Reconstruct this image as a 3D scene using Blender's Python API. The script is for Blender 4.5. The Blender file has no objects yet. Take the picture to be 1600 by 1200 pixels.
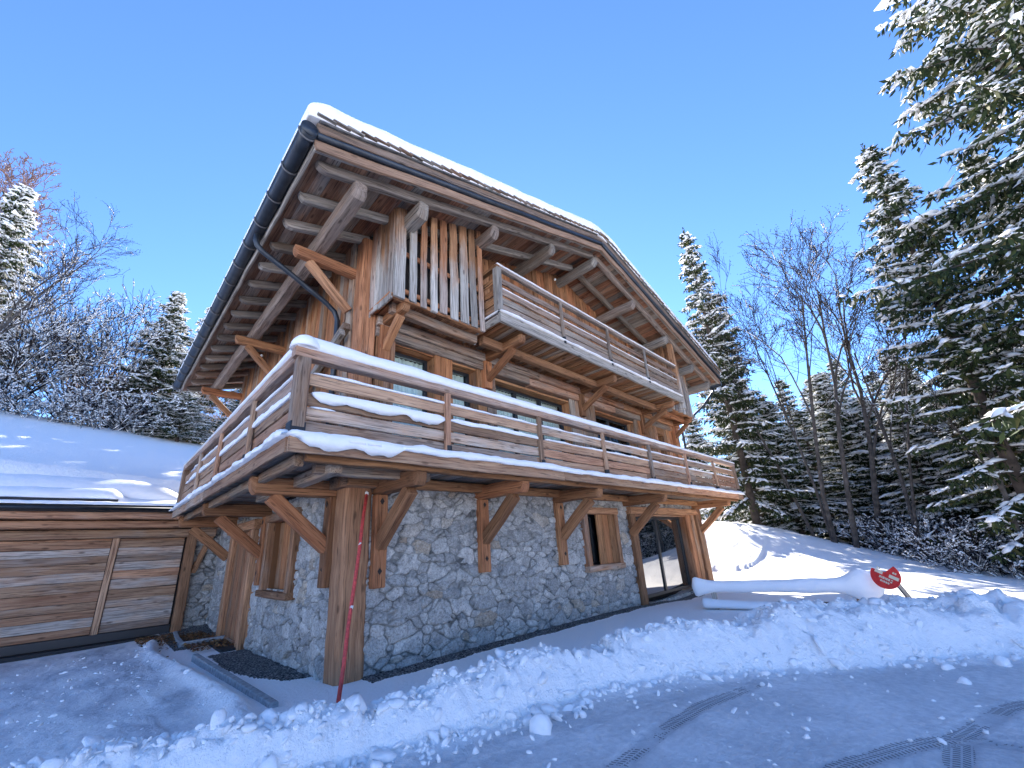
import bpy, math, random
import numpy as np
from mathutils import Vector, Matrix
R=math.radians
scene=bpy.context.scene
# ------------------------------------------------------------------ camera
cd=bpy.data.cameras.new('camera'); cam=bpy.data.objects.new('camera',cd); scene.collection.objects.link(cam)
yaw,pit,rol=R(44.923),R(19.208),R(-3.433)
f=Vector((math.sin(yaw)*math.cos(pit),math.cos(yaw)*math.cos(pit),math.sin(pit)))
r0=Vector((math.cos(yaw),-math.sin(yaw),0)); u0=r0.cross(f)
r_=r0*math.cos(rol)+u0*math.sin(rol); u_=-r0*math.sin(rol)+u0*math.cos(rol)
CAM=Vector((-2.52,-5.78,1.473))
cam.matrix_world=Matrix(((r_.x,u_.x,-f.x,CAM.x),(r_.y,u_.y,-f.y,CAM.y),(r_.z,u_.z,-f.z,CAM.z),(0,0,0,1)))
cd.sensor_width=36; cd.lens=36*638.28/1600; cd.shift_x=.0086; cd.shift_y=.02; cd.clip_end=3000; cd.clip_start=.05
scene.camera=cam
# ------------------------------------------------------------------ light
SUN_AZ,SUN_EL=R(44),R(30)       # azimuth from +y towards +x
w=bpy.data.worlds.new("World"); scene.world=w; w.use_nodes=True
nt=w.node_tree; bg=nt.nodes['Background']; sky=nt.nodes.new('ShaderNodeTexSky')
sky.sky_type='NISHITA'; sky.sun_disc=False; sky.sun_elevation=SUN_EL; sky.sun_rotation=SUN_AZ
sky.altitude=2600; sky.air_density=1.0; sky.dust_density=0.1; sky.ozone_density=4.0
hs=nt.nodes.new('ShaderNodeHueSaturation'); hs.inputs['Hue'].default_value=.505; hs.inputs['Saturation'].default_value=1.10; nt.links.new(sky.outputs[0],hs.inputs['Color']); nt.links.new(hs.outputs[0],bg.inputs[0]); bg.inputs[1].default_value=.108
sl=bpy.data.lights.new('sun','SUN'); sl.energy=5.0; sl.angle=R(.5); sl.color=(1,.95,.87)
so=bpy.data.objects.new('sun',sl); scene.collection.objects.link(so)
sd=Vector((math.sin(SUN_AZ)*math.cos(SUN_EL),math.cos(SUN_AZ)*math.cos(SUN_EL),math.sin(SUN_EL)))
so.rotation_euler=sd.to_track_quat('Z','Y').to_euler(); so.location=(0,0,40)
scene.view_settings.view_transform='Standard'; scene.view_settings.look='None'
scene.view_settings.exposure=2.08; scene.view_settings.gamma=1
scene.render.resolution_x=1024; scene.render.resolution_y=768
rnd=random.Random(7); NR=np.random.RandomState(5)
C=scene.collection
# ------------------------------------------------------------------ objects and tags
def tag(o,label=None,cat=None,group=None,kind=None):
    if label: o['label']=label
    if cat: o['category']=cat
    if group: o['group']=group
    if kind: o['kind']=kind
    return o
def empty(name,loc,label,cat,group=None):
    o=bpy.data.objects.new(name,None); C.objects.link(o); o.location=loc
    o.empty_display_size=.2; return tag(o,label,cat,group)
def link(name,me,mat,parent=None):
    o=bpy.data.objects.new(name,me); C.objects.link(o)
    if mat: me.materials.append(mat)
    if parent:
        o.parent=parent; root=parent; off=Vector((0,0,0))
        while root: off+=root.location; root=root.parent
        o.location=-off          # meshes are written in world coordinates
    return o
def npmesh(name,v,f,attrs=None,smooth=True):
    """v (n,3), f list of index tuples or (m,k) array"""
    me=bpy.data.meshes.new(name)
    v=np.asarray(v,np.float32)
    if isinstance(f,np.ndarray):
        m,k=f.shape
        me.vertices.add(len(v)); me.vertices.foreach_set('co',v.ravel())
        me.loops.add(m*k); me.loops.foreach_set('vertex_index',f.astype(np.int32).ravel())
        me.polygons.add(m); me.polygons.foreach_set('loop_start',np.arange(0,m*k,k,dtype=np.int32))
        me.polygons.foreach_set('loop_total',np.full(m,k,np.int32))
        me.update(calc_edges=True)
    else:
        me.from_pydata([tuple(p) for p in v.tolist()],[],f); me.update()
    if attrs:
        for n,a in attrs.items():
            a=np.asarray(a,np.float32)
            if a.ndim==1:
                at=me.attributes.new(n,'FLOAT','POINT'); at.data.foreach_set('value',a)
            else:
                at=me.attributes.new(n,'FLOAT_VECTOR','POINT'); at.data.foreach_set('vector',a.ravel())
    if smooth: me.polygons.foreach_set('use_smooth',np.ones(len(me.polygons),bool))
    return me
# ------------------------------------------------------------------ numpy noise
def _h(ix,iy,s):
    n=(ix.astype(np.int64)*374761393+iy.astype(np.int64)*668265263+s*1274126177)&0xffffffff
    n=((n^(n>>13))*1274126177)&0xffffffff; n=n^(n>>16)
    return (n&0xffffff)/float(0xffffff)
def vn(x,y,s=0):
    ix=np.floor(x);iy=np.floor(y);fx=x-ix;fy=y-iy;fx=fx*fx*(3-2*fx);fy=fy*fy*(3-2*fy)
    a=_h(ix,iy,s);b=_h(ix+1,iy,s);c=_h(ix,iy+1,s);d=_h(ix+1,iy+1,s)
    return (a*(1-fx)+b*fx)*(1-fy)+(c*(1-fx)+d*fx)*fy
def fbm(x,y,s=0,o=4):
    t=0;a=.5
    for i in range(o): t=t+a*(vn(x,y,s+i*17)-.5)*2; x=x*2.03+3.1; y=y*2.03+1.7; a*=.5
    return t
def lumps(x,y,s=0):
    """rounded clods: 1 - distance to the nearest jittered point"""
    ix=np.floor(x);iy=np.floor(y);best=np.full(np.shape(x),9.)
    for dx in (-1,0,1):
        for dy in (-1,0,1):
            jx=ix+dx+_h(ix+dx,iy+dy,s);jy=iy+dy+_h(ix+dx,iy+dy,s+5)
            r=.55+.75*_h(ix+dx,iy+dy,s+9)
            best=np.minimum(best,np.hypot(x-jx,y-jy)/r)
    return np.sqrt(np.clip(1-best**2,0,1))
def sstep(a,b,x):
    t=np.clip((x-a)/(b-a),0,1); return t*t*(3-2*t)
# ------------------------------------------------------------------ materials
def newmat(n):
    m=bpy.data.materials.new(n); m.use_nodes=True; nt=m.node_tree; b=nt.nodes['Principled BSDF']; return m,nt,b
def N(nt,t,**k):
    n=nt.nodes.new(t)
    for a,v in k.items():
        if a in n.inputs: n.inputs[a].default_value=v
        else: setattr(n,a,v)
    return n
def ramp(nt,src,stops):
    n=nt.nodes.new('ShaderNodeValToRGB'); e=n.color_ramp.elements
    while len(e)<len(stops): e.new(.5)
    for i,(p,c) in enumerate(stops): e[i].position=p; e[i].color=(*c,1) if len(c)==3 else c
    nt.links.new(src,n.inputs[0]); return n.outputs[0]
def mix(nt,fac,a,b,mode='MIX'):
    n=nt.nodes.new('ShaderNodeMix'); n.data_type='RGBA'; n.blend_type=mode
    for s,i in ((fac,0),(a,6),(b,7)):
        if hasattr(s,'node'): nt.links.new(s,n.inputs[i])
        else: n.inputs[i].default_value=s if i==0 else (*s,1)
    return n.outputs[2]
def math_(nt,op,a,b=0,c=0):
    n=nt.nodes.new('ShaderNodeMath'); n.operation=op
    for i,s in enumerate((a,b,c)):
        if hasattr(s,'node'): nt.links.new(s,n.inputs[i])
        else: n.inputs[i].default_value=s
    return n.outputs[0]
def bump(nt,b,h,st,d=.01):
    n=N(nt,'ShaderNodeBump'); n.inputs['Strength'].default_value=st; n.inputs['Distance'].default_value=d
    nt.links.new(h,n.inputs['Height']); nt.links.new(n.outputs[0],b.inputs['Normal']); return n
def attr(nt,name): return N(nt,'ShaderNodeAttribute',attribute_name=name)
def maps(nt,src,sc):
    n=nt.nodes.new('ShaderNodeMapping'); n.inputs['Scale'].default_value=sc; nt.links.new(src,n.inputs['Vector']); return n.outputs[0]
def noise(nt,src,scale=1,detail=4,dist=0,rough=.5):
    n=N(nt,'ShaderNodeTexNoise'); n.inputs['Scale'].default_value=scale; n.inputs['Detail'].default_value=detail
    n.inputs['Distortion'].default_value=dist; n.inputs['Roughness'].default_value=rough
    if src: nt.links.new(src,n.inputs['Vector'])
    return n.outputs['Fac']
def wood(name,dark,light,grey,weather=.5,rough=.75,cont=1.0,zg=None):
    """old timber: grain runs along gc.x, every board has its own tone in 'tint'"""
    m,nt,b=newmat(name); g=attr(nt,'gc').outputs['Vector']; t=attr(nt,'tint').outputs['Fac']
    broad=noise(nt,maps(nt,g,(.7,7,7)),1,5,.6,.6)
    fine=noise(nt,maps(nt,g,(2.2,60,60)),1,4,.4,.65)
    mid=noise(nt,maps(nt,g,(1.1,22,22)),1,3,1.4,.5)
    k=nt.nodes.new('ShaderNodeTexVoronoi'); k.inputs['Scale'].default_value=1; nt.links.new(maps(nt,g,(2.3,6.5,6.5)),k.inputs['Vector'])
    knot=ramp(nt,k.outputs['Distance'],[(.0,(1,1,1)),(.10,(.7,.7,.7)),(.17,(0,0,0))])
    col=ramp(nt,math_(nt,'ADD',math_(nt,'MULTIPLY',broad,.55),math_(nt,'MULTIPLY',mid,.5)),[(.32,dark),(.68,light)])
    wf=math_(nt,'ADD',math_(nt,'MULTIPLY',t,.9),math_(nt,'MULTIPLY',noise(nt,maps(nt,g,(1.3,5,5)),1,5,.2,.6),1.1))
    if zg:   # rain-washed lower ends are greyer than the sheltered tops
        sp=nt.nodes.new('ShaderNodeSeparateXYZ'); nt.links.new(N(nt,'ShaderNodeNewGeometry').outputs['Position'],sp.inputs[0])
        wf=math_(nt,'ADD',wf,math_(nt,'MULTIPLY',math_(nt,'SUBTRACT',zg[0],sp.outputs[2]),zg[1]))
    wf=ramp(nt,math_(nt,'ADD',wf,weather-1.0),[(.30,(0,0,0)),(.72,(1,1,1))])
    gcol=ramp(nt,mid,[(.3,tuple(c*.55 for c in grey)),(.7,grey)])
    col=mix(nt,wf,col,gcol)
    rb=ramp(nt,math_(nt,'FRACT',math_(nt,'MULTIPLY',t,3.77)),[(.62,(0,0,0)),(.72,(1,1,1))])
    col=mix(nt,math_(nt,'MULTIPLY',rb,.25),col,mix(nt,1.0,col,(1.25,.72,.52),'MULTIPLY'))
    tv=math_(nt,'ADD',math_(nt,'MULTIPLY',math_(nt,'FRACT',math_(nt,'MULTIPLY',t,7.31)),.75),.72)
    col=mix(nt,1.0,col,(0,0,0),'MIX') if False else col
    hv=nt.nodes.new('ShaderNodeHueSaturation'); nt.links.new(col,hv.inputs['Color']); nt.links.new(tv,hv.inputs['Value']); col=hv.outputs[0]
    crack=ramp(nt,fine,[(.37,(1,1,1)),(.46,(0,0,0))])
    pit=ramp(nt,noise(nt,maps(nt,g,(.5,26,26)),1,5,1.2,.6),[(.33,(1,1,1)),(.40,(0,0,0))]); col=mix(nt,math_(nt,'MULTIPLY',pit,.8*cont),col,tuple(c*.12 for c in dark))
    col=mix(nt,math_(nt,'MULTIPLY',crack,.62*cont),col,tuple(c*.16 for c in dark))
    col=mix(nt,math_(nt,'MULTIPLY',knot,.75),col,tuple(c*.3 for c in dark))
    nt.links.new(col,b.inputs['Base Color']); b.inputs['Roughness'].default_value=rough; b.inputs['Specular IOR Level'].default_value=.25
    h=math_(nt,'ADD',math_(nt,'MULTIPLY',fine,1.0),math_(nt,'MULTIPLY',mid,.8))
    bump(nt,b,h,.8,.008); return m
W_SLAT=wood('weathered_slat_wood',(.15,.062,.028),(.42,.225,.115),(.46,.415,.36),.44,zg=(6.25,.55))
W_BEAM=wood('fresh_orange_wood',(.17,.062,.026),(.41,.205,.098),(.37,.29,.21),.16)
W_WALL=wood('brown_cladding_wood',(.13,.048,.018),(.42,.21,.095),(.37,.30,.23),.22)
W_GREY=wood('grey_old_wood',(.10,.062,.042),(.28,.20,.14),(.31,.275,.235),.50)
W_POST=wood('pale_hewn_wood',(.17,.072,.033),(.46,.245,.13),(.45,.37,.30),.24)
W_RAIL=wood('railing_wood',(.22,.11,.066),(.46,.30,.19),(.46,.40,.34),.34)
W_SOFF=wood('soffit_wood',(.085,.036,.02),(.32,.165,.095),(.28,.235,.19),.32)
W_GAR=wood('garage_wood',(.20,.092,.05),(.52,.33,.20),(.47,.40,.34),.26,cont=1.)
W_LIGHT=wood('pale_fascia_wood',(.24,.13,.08),(.50,.32,.21),(.44,.38,.34),.28)
def plain(name,col,rough=.6,metal=0,spec=.5,nz=0,sc=20):
    m,nt,b=newmat(name); b.inputs['Base Color'].default_value=(*col,1); b.inputs['Roughness'].default_value=rough
    b.inputs['Metallic'].default_value=metal; b.inputs['Specular IOR Level'].default_value=spec
    if nz:
        tc=N(nt,'ShaderNodeTexCoord').outputs['Object']; n=noise(nt,tc,sc,5)
        nt.links.new(ramp(nt,n,[(.3,tuple(c*(1-nz) for c in col)),(.7,tuple(min(1,c*(1+nz)) for c in col))]),b.inputs['Base Color'])
        bump(nt,b,n,.3,.005)
    return m
M_METAL=plain('dark_grey_metal',(.035,.042,.052),.42,.5,nz=.3,sc=6)
M_RING=plain('grey_hook_metal',(.13,.13,.135),.5,.6)
M_BLACK=plain('black_bitumen',(.018,.018,.02),.7,nz=.4,sc=12)
M_FRAME=plain('anthracite_frame',(.022,.024,.028),.4)
M_BOLT=plain('black_steel',(.02,.022,.026),.45,.5)
M_CONC=plain('grey_concrete',(.30,.31,.32),.9,nz=.35,sc=18)
M_SHING=plain('grey_shingle_wood',(.10,.095,.09),.9,nz=.5,sc=9)
M_CURT=plain('pale_curtain_cloth',(.80,.79,.75),.9)
M_WHITE=plain('white_plastic',(.8,.8,.78),.4)
M_BLUE=plain('blue_plastic',(.05,.16,.6),.5)
M_CORE=plain('dark_core_and_shade',(.03,.022,.018),.95)  # wall cores, and the painted shade inside the slatted boxes
M_RED=plain('red_painted_pole',(.52,.055,.045),.55,nz=.35,sc=30)
M_SIGNR=plain('red_sign_paint',(.72,.035,.03),.4,nz=.15,sc=30)
M_SIGNW=plain('cream_sign_paint',(.75,.68,.5),.5)
def snowmat(name='snow',bs=.35,sc=9.,col=(.93,.91,.90)):
    m,nt,b=newmat(name); tc=N(nt,'ShaderNodeNewGeometry').outputs['Position']
    b.inputs['Base Color'].default_value=(*col,1); b.inputs['Roughness'].default_value=.7
    b.inputs['Specular IOR Level'].default_value=.2
    h=math_(nt,'ADD',noise(nt,tc,sc,6,0,.6),math_(nt,'MULTIPLY',noise(nt,tc,sc*14,3),.18))
    bump(nt,b,h,bs,.05); return m
M_SNOW=snowmat()
M_TSNOW=plain('tree_snow',(.93,.92,.91),.8,spec=.1)
# stone
def stonemat():
    m,nt,b=newmat('rubble_stone'); g=N(nt,'ShaderNodeNewGeometry').outputs['Position']
    tone=attr(nt,'tone').outputs['Fac']; edge=attr(nt,'edge').outputs['Fac']
    n1=noise(nt,g,5,8,.8,.65); n2=noise(nt,g,34,6,.5,.7)
    base=ramp(nt,tone,[(0,(.30,.295,.28)),(.30,(.37,.355,.33)),(.6,(.43,.41,.375)),(.90,(.52,.495,.455)),(.965,(.43,.36,.28)),(1,(.35,.28,.21))])
    mot=ramp(nt,n1,[(.30,(.52,.52,.53)),(.50,(.95,.95,.95)),(.70,(1.35,1.35,1.34))])
    col=mix(nt,.85,base,mot,'MULTIPLY')
    sp=ramp(nt,n2,[(.34,(.42,.42,.42)),(.5,(1,1,1)),(.66,(1.4,1.4,1.4))])
    col=mix(nt,.8,col,sp,'MULTIPLY')
    wv=ramp(nt,noise(nt,maps(nt,g,(3,3,11)),2.,5,3.,.6),[(.55,(0,0,0)),(.62,(1,1,1)),(.66,(0,0,0))])
    col=mix(nt,math_(nt,'MULTIPLY',wv,.35),col,(.6,.6,.58))
    mort=ramp(nt,n1,[(.35,(.10,.098,.092)),(.55,(.30,.29,.27)),(.7,(.37,.36,.34))])
    col=mix(nt,ramp(nt,edge,[(.0,(1,1,1)),(.22,(1,1,1)),(.42,(0,0,0))]),col,mort)
    nt.links.new(col,b.inputs['Base Color']); b.inputs['Roughness'].default_value=.88; b.inputs['Specular IOR Level'].default_value=.25
    bump(nt,b,math_(nt,'ADD',n1,math_(nt,'MULTIPLY',n2,.6)),.7,.02); return m
M_STONE=stonemat()
def glass(name,refl,tr):
    m,nt,b=newmat(name); b.inputs['Base Color'].default_value=(.012,.016,.018,1); b.inputs['Roughness'].default_value=.015
    b.inputs['IOR'].default_value=refl
    if tr>0:
        t=N(nt,'ShaderNodeBsdfTransparent'); t.inputs[0].default_value=(.9,.95,.93,1)
        gl=N(nt,'ShaderNodeBsdfGlossy'); gl.inputs['Roughness'].default_value=.01
        fr=N(nt,'ShaderNodeFresnel'); fr.inputs[0].default_value=1.22
        ms=nt.nodes.new('ShaderNodeMixShader'); nt.links.new(math_(nt,'ADD',fr.outputs[0],.04),ms.inputs[0])
        nt.links.new(t.outputs[0],ms.inputs[1]); nt.links.new(gl.outputs[0],ms.inputs[2])
        nt.links.new(ms.outputs[0],nt.nodes['Material Output'].inputs[0])
    return m
M_GLASS=glass('window_glass',1.5,1); M_GLASSR=glass('patio_glass',3.6,0)
# ------------------------------------------------------------------ timber builder
class MB:
    def __init__(s): s.v=[];s.f=[];s.gc=[];s.t=[]
    def beam(s,p0,p1,w,h,up=(0,0,1),ch=.012,jit=.004,tint=None,tip0=0,tip1=0,seg=.45,wave=0):
        """chamfered, slightly uneven timber from p0 to p1; w sideways, h along 'up'; tip = rounded end length"""
        p0=Vector(p0);p1=Vector(p1);d=p1-p0;L=d.length;d.normalize();up=Vector(up)
        sd=d.cross(up); sd.normalize(); up=sd.cross(d)
        c=min(ch,w*.35,h*.35); a,b=w/2,h/2
        sec=[(-a+c,-b),(a-c,-b),(a,-b+c),(a,b-c),(a-c,b),(-a+c,b),(-a,b-c),(-a,-b+c)]
        tt=rnd.random() if tint is None else tint; off=(rnd.uniform(-60,60),rnd.uniform(-60,60),rnd.uniform(-60,60))
        st=[]
        e=min(.01,L*.05)
        if tip0: st+=[(0,.55,1),(tip0*.35,.82,1),(tip0,1,0)]
        else: st+=[(0,.94,0),(e,1,0)]
        n=max(1,int(L/seg)); a0=st[-1][0]; a1=L-(tip1 or e)
        for i in range(1,n): st.append((a0+(a1-a0)*i/n,1,0))
        if tip1: st+=[(a1,1,0),(L-tip1*.35,.82,1),(L,.55,1)]
        else: st+=[(a1,1,0),(L,.94,0)]
        b0=len(s.v)
        for q,(x,k,r) in enumerate(st):
            ox,oy=rnd.gauss(0,jit),rnd.gauss(0,jit)
            for (i,j) in sec:
                ii,jj=i*k if not r else i*(.6+.4*k),j*k
                if r: jj=jj if j>0 and False else (b-(b-j)*k if True else jj)
                ii+=ox+rnd.gauss(0,jit*.5); jj+=oy+rnd.gauss(0,jit*.5)
                p=p0+d*x+sd*ii+up*jj; s.v.append(p[:])
                s.gc.append((x+off[0],i+off[1],j+off[2])); s.t.append(tt)
        m=len(st)
        for q in range(m-1):
            for i in range(8):
                j=(i+1)%8; s.f.append((b0+q*8+i,b0+q*8+j,b0+q*8+8+j,b0+q*8+8+i))
        s.f.append(tuple(b0+i for i in reversed(range(8)))); s.f.append(tuple(b0+(m-1)*8+i for i in range(8)))
        return s
    def box(s,lo,hi,**k):
        lo=Vector(lo);hi=Vector(hi);d=hi-lo;ax=max(range(3),key=lambda i:d[i]);c=(lo+hi)/2
        e=Vector((0,0,0));e[ax]=d[ax]/2
        if ax==2: return s.beam(c-e,c+e,d[0],d[1],(0,1,0),**k)
        if ax==0: return s.beam(c-e,c+e,d[1],d[2],(0,0,1),**k)
        return s.beam(c-e,c+e,d[0],d[2],(0,0,1),**k)
    def build(s,name,mat,parent=None,smooth=False):
        me=npmesh(name,np.array(s.v),s.f,{'gc':np.array(s.gc),'tint':np.array(s.t)},smooth)
        return link(name,me,mat,parent)
def tube(pts,rad,n=10,cap=True):
    """tube along points; returns v,f"""
    v=[];f=[];pts=[Vector(p) for p in pts]
    if not hasattr(rad,'__len__'): rad=[rad]*len(pts)
    pn=None
    for i,p in enumerate(pts):
        d=(pts[min(i+1,len(pts)-1)]-pts[max(i-1,0)]).normalized()
        if pn is None: pn=d.orthogonal().normalized()
        pn=(pn-d*pn.dot(d)).normalized(); bn=d.cross(pn)
        for k in range(n):
            a=2*math.pi*k/n; v.append((p+(pn*math.cos(a)+bn*math.sin(a))*rad[i])[:])
    for i in range(len(pts)-1):
        for k in range(n): f.append((i*n+k,i*n+(k+1)%n,i*n+n+(k+1)%n,i*n+n+k))
    if cap: f.append(tuple(reversed(range(n)))); f.append(tuple((len(pts)-1)*n+k for k in range(n)))
    return v,f
def raw(name,v,f,mat,parent=None,smooth=True): return link(name,npmesh(name,np.array(v),f,None,smooth),mat,parent)
def ball(c,r,n=8,sq=(1,1,1)):
    v=[];f=[]
    for i in range(1,n):
        for j in range(2*n):
            a=math.pi*i/n;b=math.pi*j/n; v.append((c[0]+r*sq[0]*math.sin(a)*math.cos(b),c[1]+r*sq[1]*math.sin(a)*math.sin(b),c[2]+r*sq[2]*math.cos(a)))
    for i in range(n-2):
        for j in range(2*n): f.append((i*2*n+j,(i+1)*2*n+j,(i+1)*2*n+(j+1)%(2*n),i*2*n+(j+1)%(2*n)))
    t=len(v); v+=[(c[0],c[1],c[2]+r*sq[2]),(c[0],c[1],c[2]-r*sq[2])]
    for j in range(2*n): f.append((t,j,(j+1)%(2*n))); f.append((t+1,(n-2)*2*n+(j+1)%(2*n),(n-2)*2*n+j))
    return v,f
class SB:
    """snow strips lying on ledges"""
    def __init__(s): s.v=[];s.f=[]
    def add(s,v,f):
        b=len(s.v); s.v+=list(v); s.f+=[tuple(i+b for i in q) for q in f]
    def strip(s,p0,p1,acr,w,h,seed=0,rag=.35,step=.05,sag0=0,sag1=0,hf=None,wf=None):
        """acr: unit vector across; sag0/sag1: how far the edges hang down on the -/+ side"""
        p0=Vector(p0);p1=Vector(p1);acr=Vector(acr).normalized();L=(p1-p0).length;n=max(3,int(L/step));b=len(s.v);K=9
        xs=np.linspace(0,L,n+1)
        ns=fbm(xs*3.+seed*7.7,xs*0+seed,seed,4); n2=fbm(xs*9.+seed*3.7,xs*0+seed+9,seed+3,3); n3=fbm(xs*5.+seed,xs*0+3,seed+8,4)
        for i,x in enumerate(xs):
            t=x/L; e=min(1,min(x,L-x)/min(.12,L/3)+.02)**.5
            hh=h*(1+rag*1.2*ns[i])*e*(hf(t) if hf else 1); ww=w*(1+rag*.5*n2[i])*(wf(t) if wf else 1)
            c=p0+(p1-p0)*t
            for k in range(K):
                a=math.pi*k/(K-1); q=-math.cos(a); z=math.sin(a)**.75*hh
                p=c+acr*(q*ww/2)+Vector((0,0,z))
                if k==0: p.z-=sag0*(.6+.9*max(0,.5+n3[i]))*e
                if k==1: p.z-=sag0*.45*e
                if k==K-1: p.z-=sag1*(.6+.9*max(0,.5+n3[i]))*e
                if k==K-2: p.z-=sag1*.45*e
                s.v.append(p[:])
        for i in range(n):
            for k in range(K-1): s.f.append((b+i*K+k,b+i*K+k+1,b+(i+1)*K+k+1,b+(i+1)*K+k))
            s.f.append((b+i*K+K-1,b+i*K,b+(i+1)*K,b+(i+1)*K+K-1))
        s.f.append(tuple(b+k for k in range(K))); s.f.append(tuple(b+n*K+k for k in reversed(range(K))))
        return s
    def build(s,name,parent=None,mat=None): return raw(name,s.v,s.f,mat or M_SNOW,parent)
# ================================================================== GROUND
CP=[(-12,-12,.3),(-6,-10,.1),(0,-12,.3),(-6,-5,0),(-6,0,-.05),(-6,7.5,-.08),(-3,-8,0),(0,-8,.0),(3,-9,.1),(-3,-3,0),(0,-4,0),(3,-4,0),(5,-7,.02),(0,-1,-.02),(4,-1,-.02),(8,-1,-.03),
(-2,2,-.08),(-2,5,-.1),(-2,8,-.08),(-.5,5,-.1),(6,-3,.0),(9,-4,.02),(12,-.5,-.02),(12,3,.1),(12.5,-3,.15),(14,-1,.55),(16.3,1.1,1.75),(21,2.9,1.85),(26,5,1.5),(33,8,2.5),
(16.9,-.8,1.5),(21.7,.4,1.3),(27,1.6,.6),(33,3,1.2),(12.4,-4.7,.3),(17.4,-4.3,.46),(22.4,-4,-.1),(28,-3.5,-.3),(36,-4,1.2),(12.5,-6,.1),(17.5,-5.7,.05),(22.5,-6.2,-.6),(28,-6.5,-.7),(36,-8,.8),
(12.5,-8,.0),(18,-9,-.4),(24,-12,-.8),(34,-16,.5),(45,-5,3.5),(45,8,6),(48,-20,3),(14,4,1.4),(14,9,2.8),(20,10,3.5),(12,-14,1.2),(20,-18,3.2),(6,-14,1.0),(-8,4,.1),(-14,0,.6)]
CP=np.array(CP,float)
def _U(r2): return r2*np.log(r2+1e-9)*.5
def _tps(P,z,lam=.3):
    n=len(P); K=_U(((P[:,None]-P[None])**2).sum(-1))+lam*np.eye(n); Q=np.c_[np.ones(n),P]
    A=np.block([[K,Q],[Q.T,np.zeros((3,3))]]); return np.linalg.solve(A,np.r_[z,0,0,0])
TW=_tps(CP[:,:2],CP[:,2])
def tps(x,y):
    o=TW[-3]+TW[-2]*x+TW[-1]*y
    for (a,b,_),k in zip(CP,TW): o=o+k*_U((x-a)**2+(y-b)**2)
    return o
def base_h(x,y):
    fr=np.clip(tps(np.clip(x,-16,50),np.clip(y,-24,14)),-1.2,8)
    hill=3.75+np.clip(y-9.6,0,9.6)*.37+np.clip(y-19.2,0,60)*.13-.09*np.clip(x,-14,8)
    hill=hill-np.clip(x-8,0,60)*.06
    s_in=sstep(8.5,9.6,y); s_out=sstep(3,26,y)
    s=s_in*(1-sstep(11,17,x))+s_out*sstep(11,17,x)
    far=np.hypot(x,y); 
    h=fr*(1-s)+hill*s
    h=h+sstep(45,140,far)*14*(.6+.5*vn(x*.012+4,y*.012,3))
    return h
BERM=np.array([(-2.7,-1.15,.32,.16),(-1.95,-1.3,.34,.19),(-1.2,-1.7,.34,.18),(-.4,-2.02,.36,.19),(.3,-2.18,.38,.22),(1.2,-2.32,.42,.25),(2.4,-2.75,.5,.30),(3.5,-3.5,.60,.32),(4.7,-4.45,.72,.37),(5.8,-5.7,.8,.39),(7.0,-7.6,.95,.4),(8.4,-10,1.,.5)])
def pld(x,y,P):
    """distance to polyline, signed side, arclength, interpolated extras"""
    best=np.full(x.shape,1e9);side=np.zeros(x.shape);al=np.zeros(x.shape);ex=[np.zeros(x.shape) for _ in range(P.shape[1]-2)];L=0
    for a,b in zip(P[:-1],P[1:]):
        d=b[:2]-a[:2];l=np.hypot(*d);t=np.clip(((x-a[0])*d[0]+(y-a[1])*d[1])/l**2,0,1)
        qx=x-a[0]-t*d[0];qy=y-a[1]-t*d[1];dd=np.hypot(qx,qy);m=dd<best
        best=np.where(m,dd,best);side=np.where(m,np.sign(d[0]*qy-d[1]*qx),side);al=np.where(m,L+t*l,al)
        for i in range(len(ex)): ex[i]=np.where(m,a[2+i]+(b[2+i]-a[2+i])*t,ex[i])
        L+=l
    return best,side,al,ex
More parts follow.
